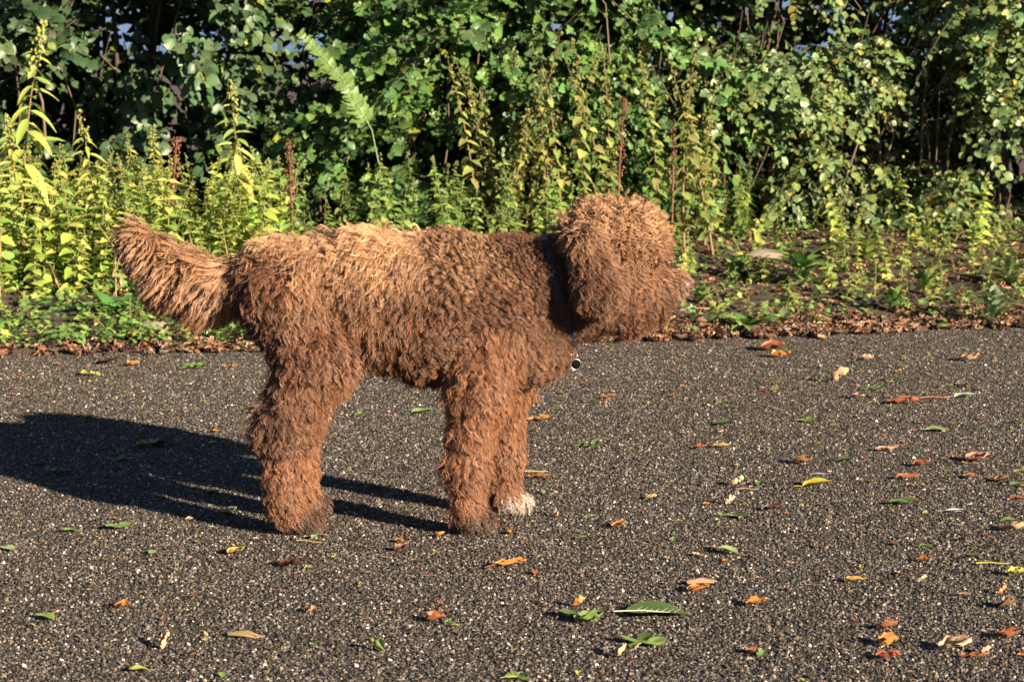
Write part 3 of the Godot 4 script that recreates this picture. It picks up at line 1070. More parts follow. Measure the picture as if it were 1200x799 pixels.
	for i in 3:
		var x := -0.5 + i * 0.25
		green_protos.append(herb("nettle", "fresh green nettle in the low stand behind the dog's back", "nettle", "green nettles behind the back", set_on(x, edge_z(x) - 1.25), 0.46, green_n))
	stand(sun_protos, 185, -2.6, -0.86, 0.95, 2.0, 0.5, 0.92, "yellow-green nettle in the sunlit stand behind the dog's tail", "yellow nettles behind the tail")
	stand(green_protos, 72, -0.88, 0.42, 0.95, 1.95, 0.5, 0.92, "fresh green nettle in the low stand behind the dog's back", "green nettles behind the back")
	var weed_n := {"stem": Color(0.20, 0.18, 0.07), "leaf": [ovate[0], ovate[1], nettle[1]], "cols": [Color(0.24, 0.31, 0.07), Color(0.32, 0.36, 0.09), Color(0.18, 0.27, 0.07), Color(0.38, 0.36, 0.10)], "nodes": 13, "pair": 1, "start": 0.15, "leaf_low": 0.26, "leaf_top": 0.12, "tilt": [-0.4, 0.7]}
	R.seed = 225
	var weeds := []
	for i in 4:
		var x := 1.2 + i * 0.3
		weeds.append(herb("verge_weed", "small leafy weed on the littered verge between the dog's muzzle and the hedge", "weed", "small weeds on the littered verge", set_on(x, edge_z(x) - 0.9), 0.17, weed_n))
	stand(weeds, 130, 0.62, 2.6, 0.12, 2.3, 0.35, 1.15, "small leafy weed on the littered verge between the dog's muzzle and the hedge", "small weeds on the littered verge", 5.0)
	stand(weeds, 40, -2.6, -0.5, 0.1, 0.8, 0.5, 1.0, "small leafy weed rising from the ground cover under the dog's tail", "small weeds in the ground cover", 5.0)
	stand(sun_protos, 16, 0.95, 2.6, 1.1, 2.3, 0.30, 0.66, "short yellowing nettle among the sparse weeds beyond the litter", "short nettles among the sparse weeds")
	stand(green_protos, 18, 0.42, 1.1, 1.7, 2.3, 0.45, 0.85, "green nettle at the foot of the hedge behind the dog's head", "nettles behind the head")
	R.seed = 230
	var stalks := []
	for i in 3:
		var x := 0.2 + 0.2 * i
		stalks.append(herb("seeding_stalk", "tall yellowing seeding stalk in the clump behind the dog's neck", "weed stalk", "seeding stalks behind the neck", set_on(x, edge_z(x) - 1.6), 0.80, stalk_n))
	stand(stalks, 30, -0.15, 0.85, 1.45, 2.15, 0.72, 1.12, "tall yellowing seeding stalk in the clump behind the dog's neck", "seeding stalks behind the neck")

	# dry straw stems left standing among the nettles
	R.seed = 240
	var straw_n := {"stem": Color(0.34, 0.22, 0.12), "leaf": [lance[1]], "cols": [Color(0.36, 0.24, 0.13), Color(0.26, 0.15, 0.08)], "nodes": 5, "pair": 1, "start": 0.25, "leaf_low": 0.16, "leaf_top": 0.10, "tilt": [-1.2, -0.3]}
	var straws := []
	for i in 3:
		var x := -1.8 + i * 0.4
		straws.append(herb("dry_herb", "dry straw-coloured stem standing at the foot of the yellow nettles", "dry stem", "dry stems among the yellow nettles", set_on(x, edge_z(x) - 0.85), 0.26, straw_n))
	stand(straws, 34, -2.5, -0.9, 0.7, 1.3, 0.5, 1.3, "dry straw-coloured stem standing at the foot of the yellow nettles", "dry stems among the yellow nettles", 6.0)

	# willowherb on the sunlit side
	R.seed = 250
	var will := {"stem": Color(0.20, 0.12, 0.05), "leaf": lance, "cols": [Color(0.36, 0.41, 0.09), Color(0.42, 0.44, 0.12), Color(0.26, 0.34, 0.08)], "nodes": 34, "pair": 1, "start": 0.42, "leaf_low": 0.25, "leaf_top": 0.05, "tilt": [-0.6, 0.3], "spike": [50, 0.84, 0.04], "spike_col": Color(0.24, 0.25, 0.07)}
	for f in [[-1.84, 1.35, 0.92, "tall willowherb with bright yellow-green drooping leaves and a brownish top, by the picture's edge"], [-1.56, 1.4, 0.60, "bowed willowherb with long green leaves beside the tallest one"], [-1.80, 1.2, 0.62, "half-hidden willowherb with a bare reddish stem beside the tallest one"], [-1.04, 1.5, 0.70, "slim willowherb with pale drooping leaves and a pointed tip before the dark bush"], [-1.40, 1.7, 0.5, "withered willowherb behind the bowed one"]]:
		herb("willowherb", f[3], "weed", "", set_on(f[0], edge_z(f[0]) - f[1]), f[2], will)

	# dead dock stalks with rusty seed heads
	R.seed = 260
	for f in [[-0.83, 1.35, 0.50, 0.10, "thick rust-brown dead dock stalk standing before the dark gap"], [-1.30, 1.45, 0.50, 0.11, "brown withered seed head among the yellow nettles"], [0.42, 1.55, 0.62, 0.09, "dead brown seed stalk behind the dog's neck"], [0.66, 1.75, 0.52, 0.10, "reddish brown dead stalk just behind the dog's topknot"], [0.14, 1.8, 0.55, 0.08, "thin brown dead stalk behind the middle of the dog's back"], [0.92, 2.2, 0.6, 0.10, "brown dead stalk at the foot of the grey-green bush"], [0.84, 2.0, 0.45, 0.08, "short dead stalk beside the tangle of the grey-green bush"]]:
		var at := set_on(f[0], edge_z(f[0]) - f[1])
		var root := thing("dead_stalk", f[4], "weed stalk", at)
		var sb := MB.new()
		var lean := rf(-0.08, 0.08)
		sb.tube(PackedVector3Array([Vector3(0, -0.02, 0), Vector3(lean * 0.3, f[2] * 0.5, 0.01), Vector3(lean, f[2], 0.0)]), 0.006, 0.002, 5, Color.WHITE, Color.WHITE)
		part(root, "stem", sb.mesh(solid_mat(Color(0.13, 0.06, 0.035), 0.85)))
		var hb := MB.new()
		for k in 170:
			var t := rf(0.40, 1.0)
			var a := rf(0, TAU)
			var r := rf(0.0, 0.022) * (1.15 - absf(t - 0.65))
			hb.ball(Vector3(lean * t * t + cos(a) * r, f[2] * t, sin(a) * r), Vector3(0.004, 0.005, 0.004) * rf(0.7, 1.4), 2, 4, Color.WHITE * rf(0.5, 1.3))
		part(root, "seed_head", hb.mesh(solid_mat(Color(0.17, 0.07, 0.04), 0.9))).set_meta("kind", "stuff")

	# a long pale toothed leaf arching out of the hedge
	R.seed = 270
	var arch := thing("arching_frond", "long pale green frond slanting across the dark gap in the hedge", "fern frond", set_on(-0.55, -4.35, -0.13))
	var mid := PackedVector3Array([Vector3(0.05, -0.02, 0), Vector3(0.06, 0.3, 0.02), Vector3(0.0, 0.62, 0.06), Vector3(-0.11, 0.82, 0.10), Vector3(-0.27, 1.0, 0.14)])
	var cv := Curve3D.new()
	for p in mid: cv.add_point(p)
	var rb := MB.new()
	rb.tube(mid, 0.004, 0.0015, 5, Color.WHITE, Color.WHITE)
	part(arch, "stalk", rb.mesh(solid_mat(Color(0.17, 0.22, 0.08), 0.6)))
	var full := cv.get_baked_length()
	for k in 24:
		var s := full * lerpf(0.62, 0.99, k / 23.0)
		var p := cv.sample_baked(s)
		var d := (cv.sample_baked(minf(s + 0.02, full)) - cv.sample_baked(s - 0.02)).normalized()
		for q in [-1, 1]:
			var sd: Vector3 = d.cross(Vector3(0.2, 0.3, 1)).normalized() * float(q)
			var sh := Color(0.12, 0.20, 0.06) if k % 2 else Color(0.14, 0.23, 0.07)
			part(arch, "leaflet", nettle[k % 2], tone(sh), frame(p, sd + d * rf(0.3, 0.9) + rdir() * 0.25, Vector3(0.2, 0.4, 1) + rdir() * 0.3, Vector3.ONE * lerpf(0.06, 0.025, k / 23.0) * rf(0.75, 1.15)))

	# broad-leaved weeds on the verge
	R.seed = 300
	var dk := [Color(0.10, 0.20, 0.05), Color(0.13, 0.23, 0.06), Color(0.16, 0.25, 0.08)]
	rosette("large glossy dock plant on the bare litter ground ahead of the dog's head", set_on(1.11, -3.92), 15, 0.115, dk, dock, 0.9)
	rosette("low green dock seedling at the litter's edge before the large dock", set_on(0.80, -3.03), 9, 0.10, dk, dock, 0.9)
	rosette("grey-green leafy weed at the road edge by the picture's border", set_on(1.66, -3.20), 30, 0.05, [Color(0.18, 0.25, 0.13), Color(0.22, 0.29, 0.16)], ovate, 1.0)
	rosette("broad green dock under the dog's tail at the verge", set_on(-1.37, -3.20), 7, 0.11, [Color(0.08, 0.19, 0.05), Color(0.10, 0.22, 0.06)], dock, 1.0)
	rosette("second broad green dock on the verge, nearer to the dog's rump", set_on(-1.18, -3.05), 6, 0.08, [Color(0.08, 0.18, 0.05), Color(0.11, 0.20, 0.05)], dock, 0.8)
	rosette("light green weed on the litter just ahead of the dog's muzzle", set_on(0.68, -3.55), 16, 0.045, dk, ovate, 1.0)
	rosette("small pale weed beside the low dock seedling", set_on(0.93, -3.20), 8, 0.05, [Color(0.16, 0.22, 0.10)], ovate, 1.0)
	rosette("tufted green weed between the large dock and the picture's border", set_on(1.36, -3.45), 20, 0.045, dk, ovate, 1.5)
	rosette("light weed with upright leaves behind the tufted green weed", set_on(1.55, -3.85), 20, 0.05, [Color(0.20, 0.25, 0.06), Color(0.14, 0.21, 0.06)], ovate, 1.5)
	rosette("yellowish broad-leaved weed before the hedge at the picture's border", set_on(1.90, -4.0), 13, 0.085, [Color(0.20, 0.26, 0.07), Color(0.15, 0.22, 0.08)], dock, 1.2)
	rosette("leafy weed at the foot of the small-leaved bush flecked with yellow", set_on(1.42, -4.4), 20, 0.055, [Color(0.22, 0.26, 0.06), Color(0.14, 0.20, 0.05)], ovate, 1.5)
	rosette("fresh green weed behind the dog's muzzle on dark soil", set_on(0.86, -4.05), 18, 0.05, dk, ovate, 1.3)

	# twigs lying on the verge
	R.seed = 320
	for f in [[-1.80, 0.15, -3.72, -1.42, 0.05, -3.38, 0.006, Color(0.30, 0.20, 0.11), "long pale dead twig slanting down through the yellow nettles"], [0.60, 0.03, -3.45, 0.95, 0.025, -3.50, 0.004, Color(0.28, 0.20, 0.13), "pale dead twig lying on the litter ahead of the muzzle"], [1.0, 0.05, -3.62, 1.32, 0.04, -3.70, 0.005, Color(0.22, 0.13, 0.09), "brown twig lying on the litter before the large dock"], [0.55, 0.08, -4.1, 0.85, 0.075, -4.2, 0.006, Color(0.24, 0.19, 0.15), "weathered grey twig on dark soil behind the muzzle"], [1.72, 0.05, -3.5, 2.0, 0.03, -3.3, 0.004, Color(0.26, 0.17, 0.11), "thin twig near the picture's border before the yellowish weed"]]:
		var tb := MB.new()
		var a := Vector3(f[0], f[1], f[2])
		var b := Vector3(f[3], f[4], f[5])
		var c := (a + b) * 0.5
		var pts := PackedVector3Array()
		for k in 7:
			var t := k / 6.0
			pts.append(a.lerp(b, t) - c + Vector3(0, 0.008 * sin(t * 7.0), 0.012 * sin(t * 5.0)))
		tb.tube(pts, f[6], f[6] * 0.5, 6, Color.WHITE, Color(0.85, 0.8, 0.75), true)
		tag(part(self, "dead_twig", tb.mesh(solid_mat(f[7], 0.85)), null, Transform3D(Basis(), c)), f[8], "twig")
	R.seed = 330
	for f in [[-1.22, -2.98, 0.07, "pale bleached wood chip among the ground cover under the tail"], [1.25, -3.15, 0.05, "pale stone-grey leaf scrap at the litter edge before the tufted weed"], [1.02, -4.42, 0.10, "grey weathered wood lump at the foot of the hedge behind the large dock"]]:
		var wb := MB.new()
		wb.ball(Vector3.ZERO, Vector3(f[2], f[2] * 0.28, f[2] * 0.5), 5, 9, Color.WHITE)
		for i in wb.v.size(): wb.v[i] += wb.v[i] * 0.25 * N3.get_noise_3dv(wb.v[i] * 120.0)
		tag(part(self, "wood_chip", wb.mesh(solid_mat(Color(0.17, 0.14, 0.11), 0.9)), null, Transform3D(Basis(Vector3.UP, 0.3), set_on(f[0], f[1], f[2] * 0.12))), f[3], "wood chip")

func make_cover() -> void:
	var W := leaf_white
	# low ground cover: clustered small leaves, thick under the tail, thin elsewhere
	R.seed = 400
	var tri := MB.new()
	for k in 3:
		blade(tri, "round", 3, 0.15, 0.2, 1.1, 0.0, 0.02, k, Transform3D(Basis(Vector3.UP, TAU * k / 3.0 + 0.3), Vector3.ZERO))
	var tri_m := tri.mesh(W)
	var five := MB.new()
	for k in 5:
		blade(five, "ovate", 3, 0.2, 0.25, 1.1, 0.0, 0.02, k, Transform3D(Basis(Vector3.UP, TAU * k / 5.0) * Basis(Vector3.RIGHT, -0.5), Vector3.ZERO))
	var five_m := five.mesh(W)
	var tf := MB.new()
	for k in 9:
		var a := rf(0, TAU)
		blade(tf, "grass", 4, 0.3, rf(0.2, 0.7), 1.0, 0.0, 0.0, k, Transform3D(Basis(Vector3.UP, a) * Basis(Vector3.RIGHT, -rf(0.7, 1.3)), Vector3(cos(a), 0, sin(a)) * 0.05), Color.WHITE * rf(0.8, 1.2))
	var grass_m := tf.mesh(W)
	var lots := [[], [], []]
	var tints := [PackedColorArray(), PackedColorArray(), PackedColorArray()]
	var greens := [Color(0.13, 0.25, 0.055), Color(0.17, 0.29, 0.07), Color(0.10, 0.19, 0.05), Color(0.25, 0.31, 0.08)]
	for i in 24000:
		var x := rf(-4.2, 4.2)
		var e := pow(R.randf(), 1.3) * 2.4 - (0.07 if R.randf() < 0.3 else -0.02)
		var dens := N3.get_noise_2d(x * 14.0, e * 14.0) * 0.5 + 0.5
		var keep := 0.0
		if x < -0.45: keep = (0.95 if e < 1.0 else 0.5) * smoothstep(0.32, 0.5, dens) * smoothstep(-0.07, 0.06, e)
		elif x < 0.55: keep = 0.5 * smoothstep(0.4, 0.6, dens)
		else: keep = (0.7 if e > 0.9 else 0.42) * smoothstep(0.46, 0.62, dens)
		if R.randf() > keep: continue
		var z := edge_z(x) - e
		var q := 0 if R.randf() < (0.68 if x < -0.4 else 0.4) else 1
		var lift := rf(0.01, 0.055) * (1.0 if x < -0.4 else 0.8)
		lots[q].append(frame(set_on(x, z, lift), Vector3(rf(-1, 1), rf(-0.3, 0.3), rf(-1, 1)), Vector3(rf(-0.5, 0.6), 1, rf(-0.3, 0.8)), Vector3.ONE * rf(0.010, 0.022) * (1.0 if x < -0.4 else 0.8) * (1.0 if q == 0 else 1.25)))
		tints[q].append(vary(greens[R.randi() % 4], 0.2))
	for i in 900:
		var x := rf(-4.0, 4.0)
		var e := rf(0.0, 2.2)
		if N3.get_noise_2d(x * 20.0 + 50.0, e * 20.0) < 0.05: continue
		lots[2].append(frame(set_on(x, edge_z(x) - e), Vector3(rf(-1, 1), 0, rf(-1, 1)), Vector3.UP, Vector3.ONE * rf(0.05, 0.12)))
		tints[2].append(vary([Color(0.14, 0.20, 0.05), Color(0.25, 0.24, 0.09)][R.randi() % 2], 0.2))
	many(self, "ground_cover", tri_m, lots[0], tints[0])
	many(self, "ground_cover", five_m, lots[1], tints[1])
	many(self, "grass", grass_m, lots[2], tints[2])

	# leaf litter on the verge, thickest along the road edge
	R.seed = 420
	var dry := leafy_mat(Color.WHITE, 0.7, 0.12)
	var shapes := [crumple_mesh(dry, 0.7, 0.8, 3), crumple_mesh(dry, 1.0, 1.4, 4), crumple_mesh(dry, 0.5, 2.0, 5, 0.6)]
	var browns := [Color(0.15, 0.07, 0.04), Color(0.20, 0.11, 0.06), Color(0.08, 0.045, 0.03), Color(0.33, 0.22, 0.14), Color(0.19, 0.085, 0.045), Color(0.05, 0.032, 0.024), Color(0.24, 0.14, 0.09), Color(0.07, 0.04, 0.03)]
	var lx := [[], [], []]
	var lc := [PackedColorArray(), PackedColorArray(), PackedColorArray()]
	for i in 26000:
		var x := rf(-4.2, 4.2)
		var e := -0.07 + absf(R.randfn()) * 0.15 if R.randf() < 0.45 else rf(0.0, 2.6)
		if x < -0.3 and e > 0.10 and R.randf() < 0.75: continue
		if x < -0.3 and e < 0.10 and R.randf() < 0.62: continue
		var z := edge_z(x) - e + 0.10 * N3.get_noise_2d(x * 22.0, 7.0)
		var y := verge_y(x, z) if e > 0.0 else 0.003
		var q := R.randi() % 3
		lx[q].append(frame(Vector3(x, maxf(y, 0.003) + rf(0.0, 0.008), z), Vector3(rf(-1, 1), rf(-0.2, 0.3), rf(-1, 1)), Vector3(rf(-0.5, 0.5), 1, rf(-0.4, 0.5)), Vector3.ONE * rf(0.013, 0.042)))
		lc[q].append(vary(browns[R.randi() % browns.size()], 0.25))
	for q in 3: many(self, "leaf_litter", shapes[q], lx[q], lc[q])
	# flecks of leaf trodden to dust on the asphalt
	R.seed = 440
	var fx := []
	var fc := PackedColorArray()
	for i in 16000:
		var x := rf(-3.0, 3.0)
		var z := rf(-3.2, 1.4)
		if z < edge_z(x): continue
		if R.randf() > 0.22 + 0.5 * smoothstep(-0.5, 1.2, x) * smoothstep(0.5, -2.5, z) + 0.5 * N3.get_noise_2d(x * 6.0, z * 8.0): continue
		fx.append(frame(Vector3(x, 0.0035, z), Vector3(rf(-1, 1), rf(-0.1, 0.2), rf(-1, 1)), Vector3(rf(-0.4, 0.4), 1, rf(-0.4, 0.4)), Vector3.ONE * rf(0.004, 0.013)))
		fc.append(vary(browns[R.randi() % browns.size()] if R.randf() < 0.75 else [Color(0.12, 0.18, 0.04), Color(0.30, 0.28, 0.07)][R.randi() % 2], 0.25))
	many(self, "leaf_flecks", shapes[0], fx, fc)

# ---------------------------------------------------------------- things lying on the asphalt
const LYING := [
	["pair", -0.761, -0.009, 0.0531, 20, "green", 0.5, "fallen_leaf", "glossy green leaf pair lying in front of the dog's hind paw shadow"],
	["oval", -0.858, 0.014, 0.0297, 200, "green", 0.4, "fallen_leaf", "small green leaf lit beside the front edge of the dog's shadow"],
	["oval", -0.941, 0.165, 0.0350, 140, "lime", 0.3, "fallen_leaf", "narrow light green leaf at the picture's edge, below the dog's shadow"],
	["pair", -0.662, 0.199, 0.0268, 90, "lime", 0.3, "fallen_leaf", "two tiny round green leaflets side by side on the asphalt"],
	["oval", -0.761, 0.656, 0.0334, 160, "green", 0.4, "fallen_leaf", "pointed green leaf with dark tip near the lower picture edge, far from the dog"],
	["crumple", -0.649, 0.585, 0.0270, 0, "orange", 0.6, "fallen_leaf", "bright orange crumpled leaf on the asphalt before the hind paw"],
	["curl", -0.535, 0.822, 0.0291, 60, "tan", 1.0, "fallen_leaf", "pale tan curled leaf standing upright and casting a long shadow"],
	["bark", -0.420, 0.769, 0.0565, -25, "straw", 0.3, "bark_chip", "broken fibrous straw-coloured bark chip on the asphalt"],
	["oval", -0.557, 0.956, 0.0305, -160, "yellowgreen", 0.4, "fallen_leaf", "yellow-green curved leaf at the lower edge before the bark chip"],
	["crumple", -0.395, 0.292, 0.0523, 0, "maroon", 0.4, "fallen_leaf", "dark maroon crumpled leaf with a green sprig on it"],
	["sprig", -0.364, 0.311, 0.0245, 40, "lime", 0.3, "green_sprig", "thin green sprig lying on the dark maroon leaf"],
	["stick", -0.384, 0.108, 0.0516, -20, "straw", 0.2, "dry_stalk", "yellow dry stalk on the asphalt just before the near hind paw"],
	["oval", -0.375, 0.065, 0.0228, 60, "lime", 0.5, "fallen_leaf", "small pale green leaf resting on the yellow dry stalk"],
	["crumple", -0.511, 0.192, 0.0347, 30, "gold", 0.5, "fallen_leaf", "golden tan leaf with a raised stem in front of the hind leg's shadow"],
	["curl", -0.329, 0.618, 0.0169, 30, "red", 0.6, "fallen_leaf", "tiny reddish curled leaf below the dark maroon leaf"],
	["oval", -0.427, 0.978, 0.0189, 90, "green", 0.5, "fallen_leaf", "upright green leaf at the lower edge under the bark chip"],
	["maple", -0.897, -0.736, 0.0546, 10, "darkgreen", 0.3, "fallen_leaf", "lobed dark green leaf lying inside the dog's shadow"],
	["crumple", -0.863, -0.898, 0.0524, 0, "gold", 0.6, "fallen_leaf", "yellowish brown leaf at the far border of the dog's shadow"],
	["crumple", -0.830, -0.920, 0.0526, 40, "maroon", 0.5, "fallen_leaf", "dark brown leaf touching the yellowish one at the shadow's far border"],
	["oval", -0.712, -0.943, 0.0224, 45, "yellowgreen", 0.5, "fallen_leaf", "tiny lime leaf lit just beyond the shadow behind the hind leg"],
	["sprig", -1.002, -0.585, 0.0529, 10, "green", 0.3, "green_sprig", "green sprig of thin leaves lying inside the dog's shadow"],
	["oval", -0.632, -0.352, 0.0359, 0, "darkgreen", 0.3, "fallen_leaf", "dark green leaf between the leg shadows behind the hind paw"],
	["oval", -0.673, -1.427, 0.0490, -10, "gold", 0.5, "fallen_leaf", "pale yellow leaf on the asphalt behind the dog's hind leg"],
	["oval", -1.079, -1.308, 0.0327, 10, "yellowgreen", 0.4, "fallen_leaf", "dull yellow leaf on the lit asphalt beyond the dog's shadow"],
	["crumple", -0.573, -0.165, 0.0344, 20, "straw", 0.4, "fallen_leaf", "tan leaf in the near leg shadow beside the hind paw"],
	["sprig", -0.943, -2.186, 0.0811, 5, "green", 0.4, "green_sprig", "green sprig on the asphalt under the dog's tail"],
	["crumple", -1.137, -2.239, 0.0409, 0, "orange", 0.5, "fallen_leaf", "orange leaf near the road edge under the tail"],
	["crumple", -1.221, -2.293, 0.0567, 0, "maroon", 0.4, "fallen_leaf", "dark maroon leaf near the road edge beside the orange leaf"],
	["sprig", -1.229, -2.048, 0.0595, 170, "yellowgreen", 0.4, "green_sprig", "yellow-green sprig on the asphalt near the dark maroon leaf by the verge"],
	["stick", -0.005, 0.298, 0.0614, 6, "orange", 0.6, "fallen_leaf", "long narrow orange leaf in front of the dog's front paws"],
	["curl", 0.114, 0.580, 0.0256, 0, "orange", 0.8, "fallen_leaf", "folded square orange leaf propped on a crumpled green leaf"],
	["crumple", 0.124, 0.682, 0.0470, 0, "green", 0.9, "fallen_leaf", "crumpled wilted green leaf under the folded orange leaf"],
	["oval", 0.089, 0.640, 0.0364, 170, "darkgreen", 0.5, "fallen_leaf", "dark green leaf beside the wilted leaf with the orange fold"],
	["pinnate", 0.233, 0.629, 0.1066, -6, "darkgreen", 0.3, "fallen_leaf", "large dark serrated leaf with a thick pale stalk"],
	["maple", 0.205, 0.803, 0.0746, 80, "green", 0.3, "fallen_leaf", "green star-shaped lobed leaf below the large serrated leaf"],
	["curl", 0.171, 0.874, 0.0261, 45, "straw", 0.9, "fallen_leaf", "folded yellow-brown leaf beside the star-shaped green leaf"],
	["crumple", -0.125, 0.671, 0.0305, 0, "rust", 0.7, "fallen_leaf", "rust red crumpled leaf touching a small green one"],
	["crumple", -0.102, 0.687, 0.0221, 50, "green", 0.6, "fallen_leaf", "small green leaf touching the rust red crumpled leaf"],
	["curl", -0.210, 0.837, 0.0264, 150, "green", 0.8, "fallen_leaf", "folded green leaf with a thin stem before the dog, near the lower edge"],
	["maple", 0.009, 0.987, 0.0453, 30, "green", 0.4, "fallen_leaf", "broad green leaf cut by the lower picture edge"],
	["sprig", 0.099, 0.969, 0.0177, 80, "yellowgreen", 0.5, "green_sprig", "upright yellow-green sprig at the lower picture edge"],
	["crumple", 0.208, -0.032, 0.0300, 20, "orange", 0.7, "fallen_leaf", "small orange-brown leaf ahead of the front paws"],
	["crumple", 0.289, -0.299, 0.0266, 10, "straw", 0.5, "fallen_leaf", "pale straw leaf fragment well ahead of the white-tipped paw"],
	["curl", 0.092, -0.133, 0.0154, 80, "tan", 0.8, "fallen_leaf", "tiny tan curled leaf just ahead of the white-tipped paw"],
	["oval", 0.135, 0.080, 0.0227, 20, "green", 0.6, "fallen_leaf", "small green leaf ahead of the near front paw"],
	["oval", 0.308, 0.087, 0.0162, 70, "green", 0.8, "fallen_leaf", "tiny upright green leaf with a shadow, farther ahead of the front paws"],
	["oval", -0.034, -0.117, 0.0374, 0, "darkgreen", 0.3, "fallen_leaf", "green leaf lying between the dog's two front paws"],
	["crumple", -0.208, 0.101, 0.0291, 10, "orange", 0.5, "fallen_leaf", "orange leaf before the shadow between front and hind paws"],
	["crumple", -0.206, 0.172, 0.0286, 30, "maroon", 0.5, "fallen_leaf", "maroon leaf touching the orange one between front and hind paws"],
	["curl", -0.135, 0.058, 0.0163, 0, "orange", 0.7, "fallen_leaf", "tiny bright orange leaf just behind the near front paw"],
	["stick", -0.143, 0.368, 0.0241, 0, "red", 0.3, "dry_stalk", "short reddish stalk on the asphalt in front of the dog's belly"],
	["stick", 0.069, -1.256, 0.0583, 3, "orange", 0.7, "fallen_leaf", "narrow orange leaf behind the front leg, below the chest"],
	["oval", 0.131, -1.699, 0.0281, -20, "yellowgreen", 0.4, "fallen_leaf", "small yellow-green leaf below the dog's name tag"],
	["sprig", 0.181, -0.898, 0.0645, -8, "green", 0.6, "green_sprig", "bushy green sprig on the asphalt ahead of the dog's chest"],
	["stick", 0.045, -0.575, 0.0679, 4, "straw", 0.2, "dry_stalk", "thin pale stalk ahead of the far front leg"],
	["stick", 0.060, -0.517, 0.0484, 0, "rust", 0.4, "fallen_leaf", "rust-coloured strip of leaf beside the thin pale stalk"],
	["stick", 0.259, -1.625, 0.0462, 8, "rust", 0.6, "fallen_leaf", "rust brown leaf on the asphalt beneath the dog's chin"],
	["oval", -0.234, -1.374, 0.0574, 10, "lime", 0.4, "fallen_leaf", "pale green leaf on the asphalt seen under the dog's belly"],
	["sprig", -0.395, -1.347, 0.0351, 60, "green", 0.5, "green_sprig", "small green sprig seen between the hind leg and the pale leaf"],
	["maple", 0.752, -1.256, 0.0562, 0, "green", 0.4, "fallen_leaf", "green leaf with a dark underside among the brown scraps ahead of the dog"],
	["pinnate", 1.048, -1.119, 0.0631, -10, "lime", 0.4, "fallen_leaf", "light green ribbed leaf lying flat ahead of the dog"],
	["feather", 0.679, -0.546, 0.0375, -30, "white", 0.5, "feather", "short white feather beside a yellow leaf"],
	["oval", 0.652, -0.424, 0.0621, 5, "yellow", 0.5, "fallen_leaf", "bright yellow leaf beside the short white feather"],
	["feather", 0.893, -0.165, 0.0448, -15, "white", 0.4, "feather", "white feather lying alone on bare asphalt"],
	["curl", 0.487, -0.433, 0.0293, 10, "straw", 0.7, "fallen_leaf", "pale rolled leaf lying beside a pinkish stick"],
	["stick", 0.500, -0.387, 0.0435, -3, "pink", 0.5, "dry_stalk", "pinkish stick beside the pale rolled leaf"],
	["oval", 0.533, -0.442, 0.0220, 70, "darkgreen", 0.9, "fallen_leaf", "dark green leaf standing at the end of the pinkish stick"],
	["curl", 0.451, -0.248, 0.0246, 20, "tan", 0.7, "fallen_leaf", "tan leaf fragment behind a small maroon leaf"],
	["crumple", 0.527, -0.182, 0.0346, -20, "maroon", 0.6, "fallen_leaf", "small maroon leaf on the asphalt before the white feather's row"],
	["maple", 0.449, -0.125, 0.0478, 0, "darkgreen", 0.3, "fallen_leaf", "flat dark green lobed leaf ahead of the front paws"],
	["oval", 0.399, 0.192, 0.0410, 160, "lime", 0.6, "fallen_leaf", "light green oval leaf with an orange tip, alone on the asphalt"],
	["bark", 0.331, 0.423, 0.0535, 4, "pink", 0.3, "bark_chip", "pinkish ridged strip of bark on the asphalt"],
	["crumple", 0.319, 0.477, 0.0381, 0, "orange", 0.6, "fallen_leaf", "orange shredded leaf lying against the pinkish bark strip"],
	["crumple", 0.407, 0.574, 0.0342, 10, "orange", 0.6, "fallen_leaf", "ragged orange leaf between the bark strip and the open asphalt"],
	["stick", 0.600, 0.411, 0.0387, -8, "gold", 0.7, "fallen_leaf", "narrow golden leaf alone in the open asphalt"],
	["crumple", 0.601, 0.718, 0.0328, 0, "rust", 0.6, "fallen_leaf", "rust brown leaf, topmost of three in a column near the lower edge"],
	["crumple", 0.586, 0.813, 0.0345, 20, "orange", 0.8, "fallen_leaf", "orange curled leaf, middle of three in a column near the lower edge"],
	["crumple", 0.570, 0.893, 0.0363, -10, "red", 0.6, "fallen_leaf", "red-brown leaf, lowest of three in a column near the lower edge"],
	["crumple", 0.684, 0.842, 0.0500, 0, "tan", 0.9, "fallen_leaf", "big pale tan crumpled leaf near the lower edge"],
	["stick", 0.702, 0.884, 0.0390, -5, "rust", 0.5, "fallen_leaf", "reddish strip of leaf trailing from the big tan crumpled leaf"],
	["crumple", 0.730, 0.865, 0.0235, 40, "tan", 0.7, "fallen_leaf", "small pale leaf beside the big tan crumpled one"],
	["crumple", 0.782, 0.774, 0.0376, 0, "rust", 0.8, "fallen_leaf", "bright rust leaf casting a shadow at the picture's edge"],
	["crumple", 0.825, 0.585, 0.0341, 20, "brown", 0.9, "fallen_leaf", "brown cupped leaf above the bright rust leaf"],
	["curl", 0.839, 0.495, 0.0204, 20, "orange", 0.8, "fallen_leaf", "small orange leaf just above the brown cupped leaf"],
	["crumple", 0.972, 0.006, 0.0496, -20, "tan", 0.8, "fallen_leaf", "pinkish tan cupped leaf at the picture's edge"],
	["oval", 0.980, -0.070, 0.0370, 0, "green", 0.4, "fallen_leaf", "green leaf touching the pinkish tan cupped leaf"],
	["stick", 1.047, -0.282, 0.0424, -20, "red", 0.5, "fallen_leaf", "red narrow leaf at the picture's edge beyond the cupped leaf"],
	["crumple", 1.061, -0.715, 0.0544, 0, "pink", 0.7, "fallen_leaf", "pinkish curled leaf ahead of the dog with a green bit behind"],
	["crumple", 1.004, -0.517, 0.0261, 0, "rust", 0.6, "fallen_leaf", "small rust leaf before the pinkish curled leaf"],
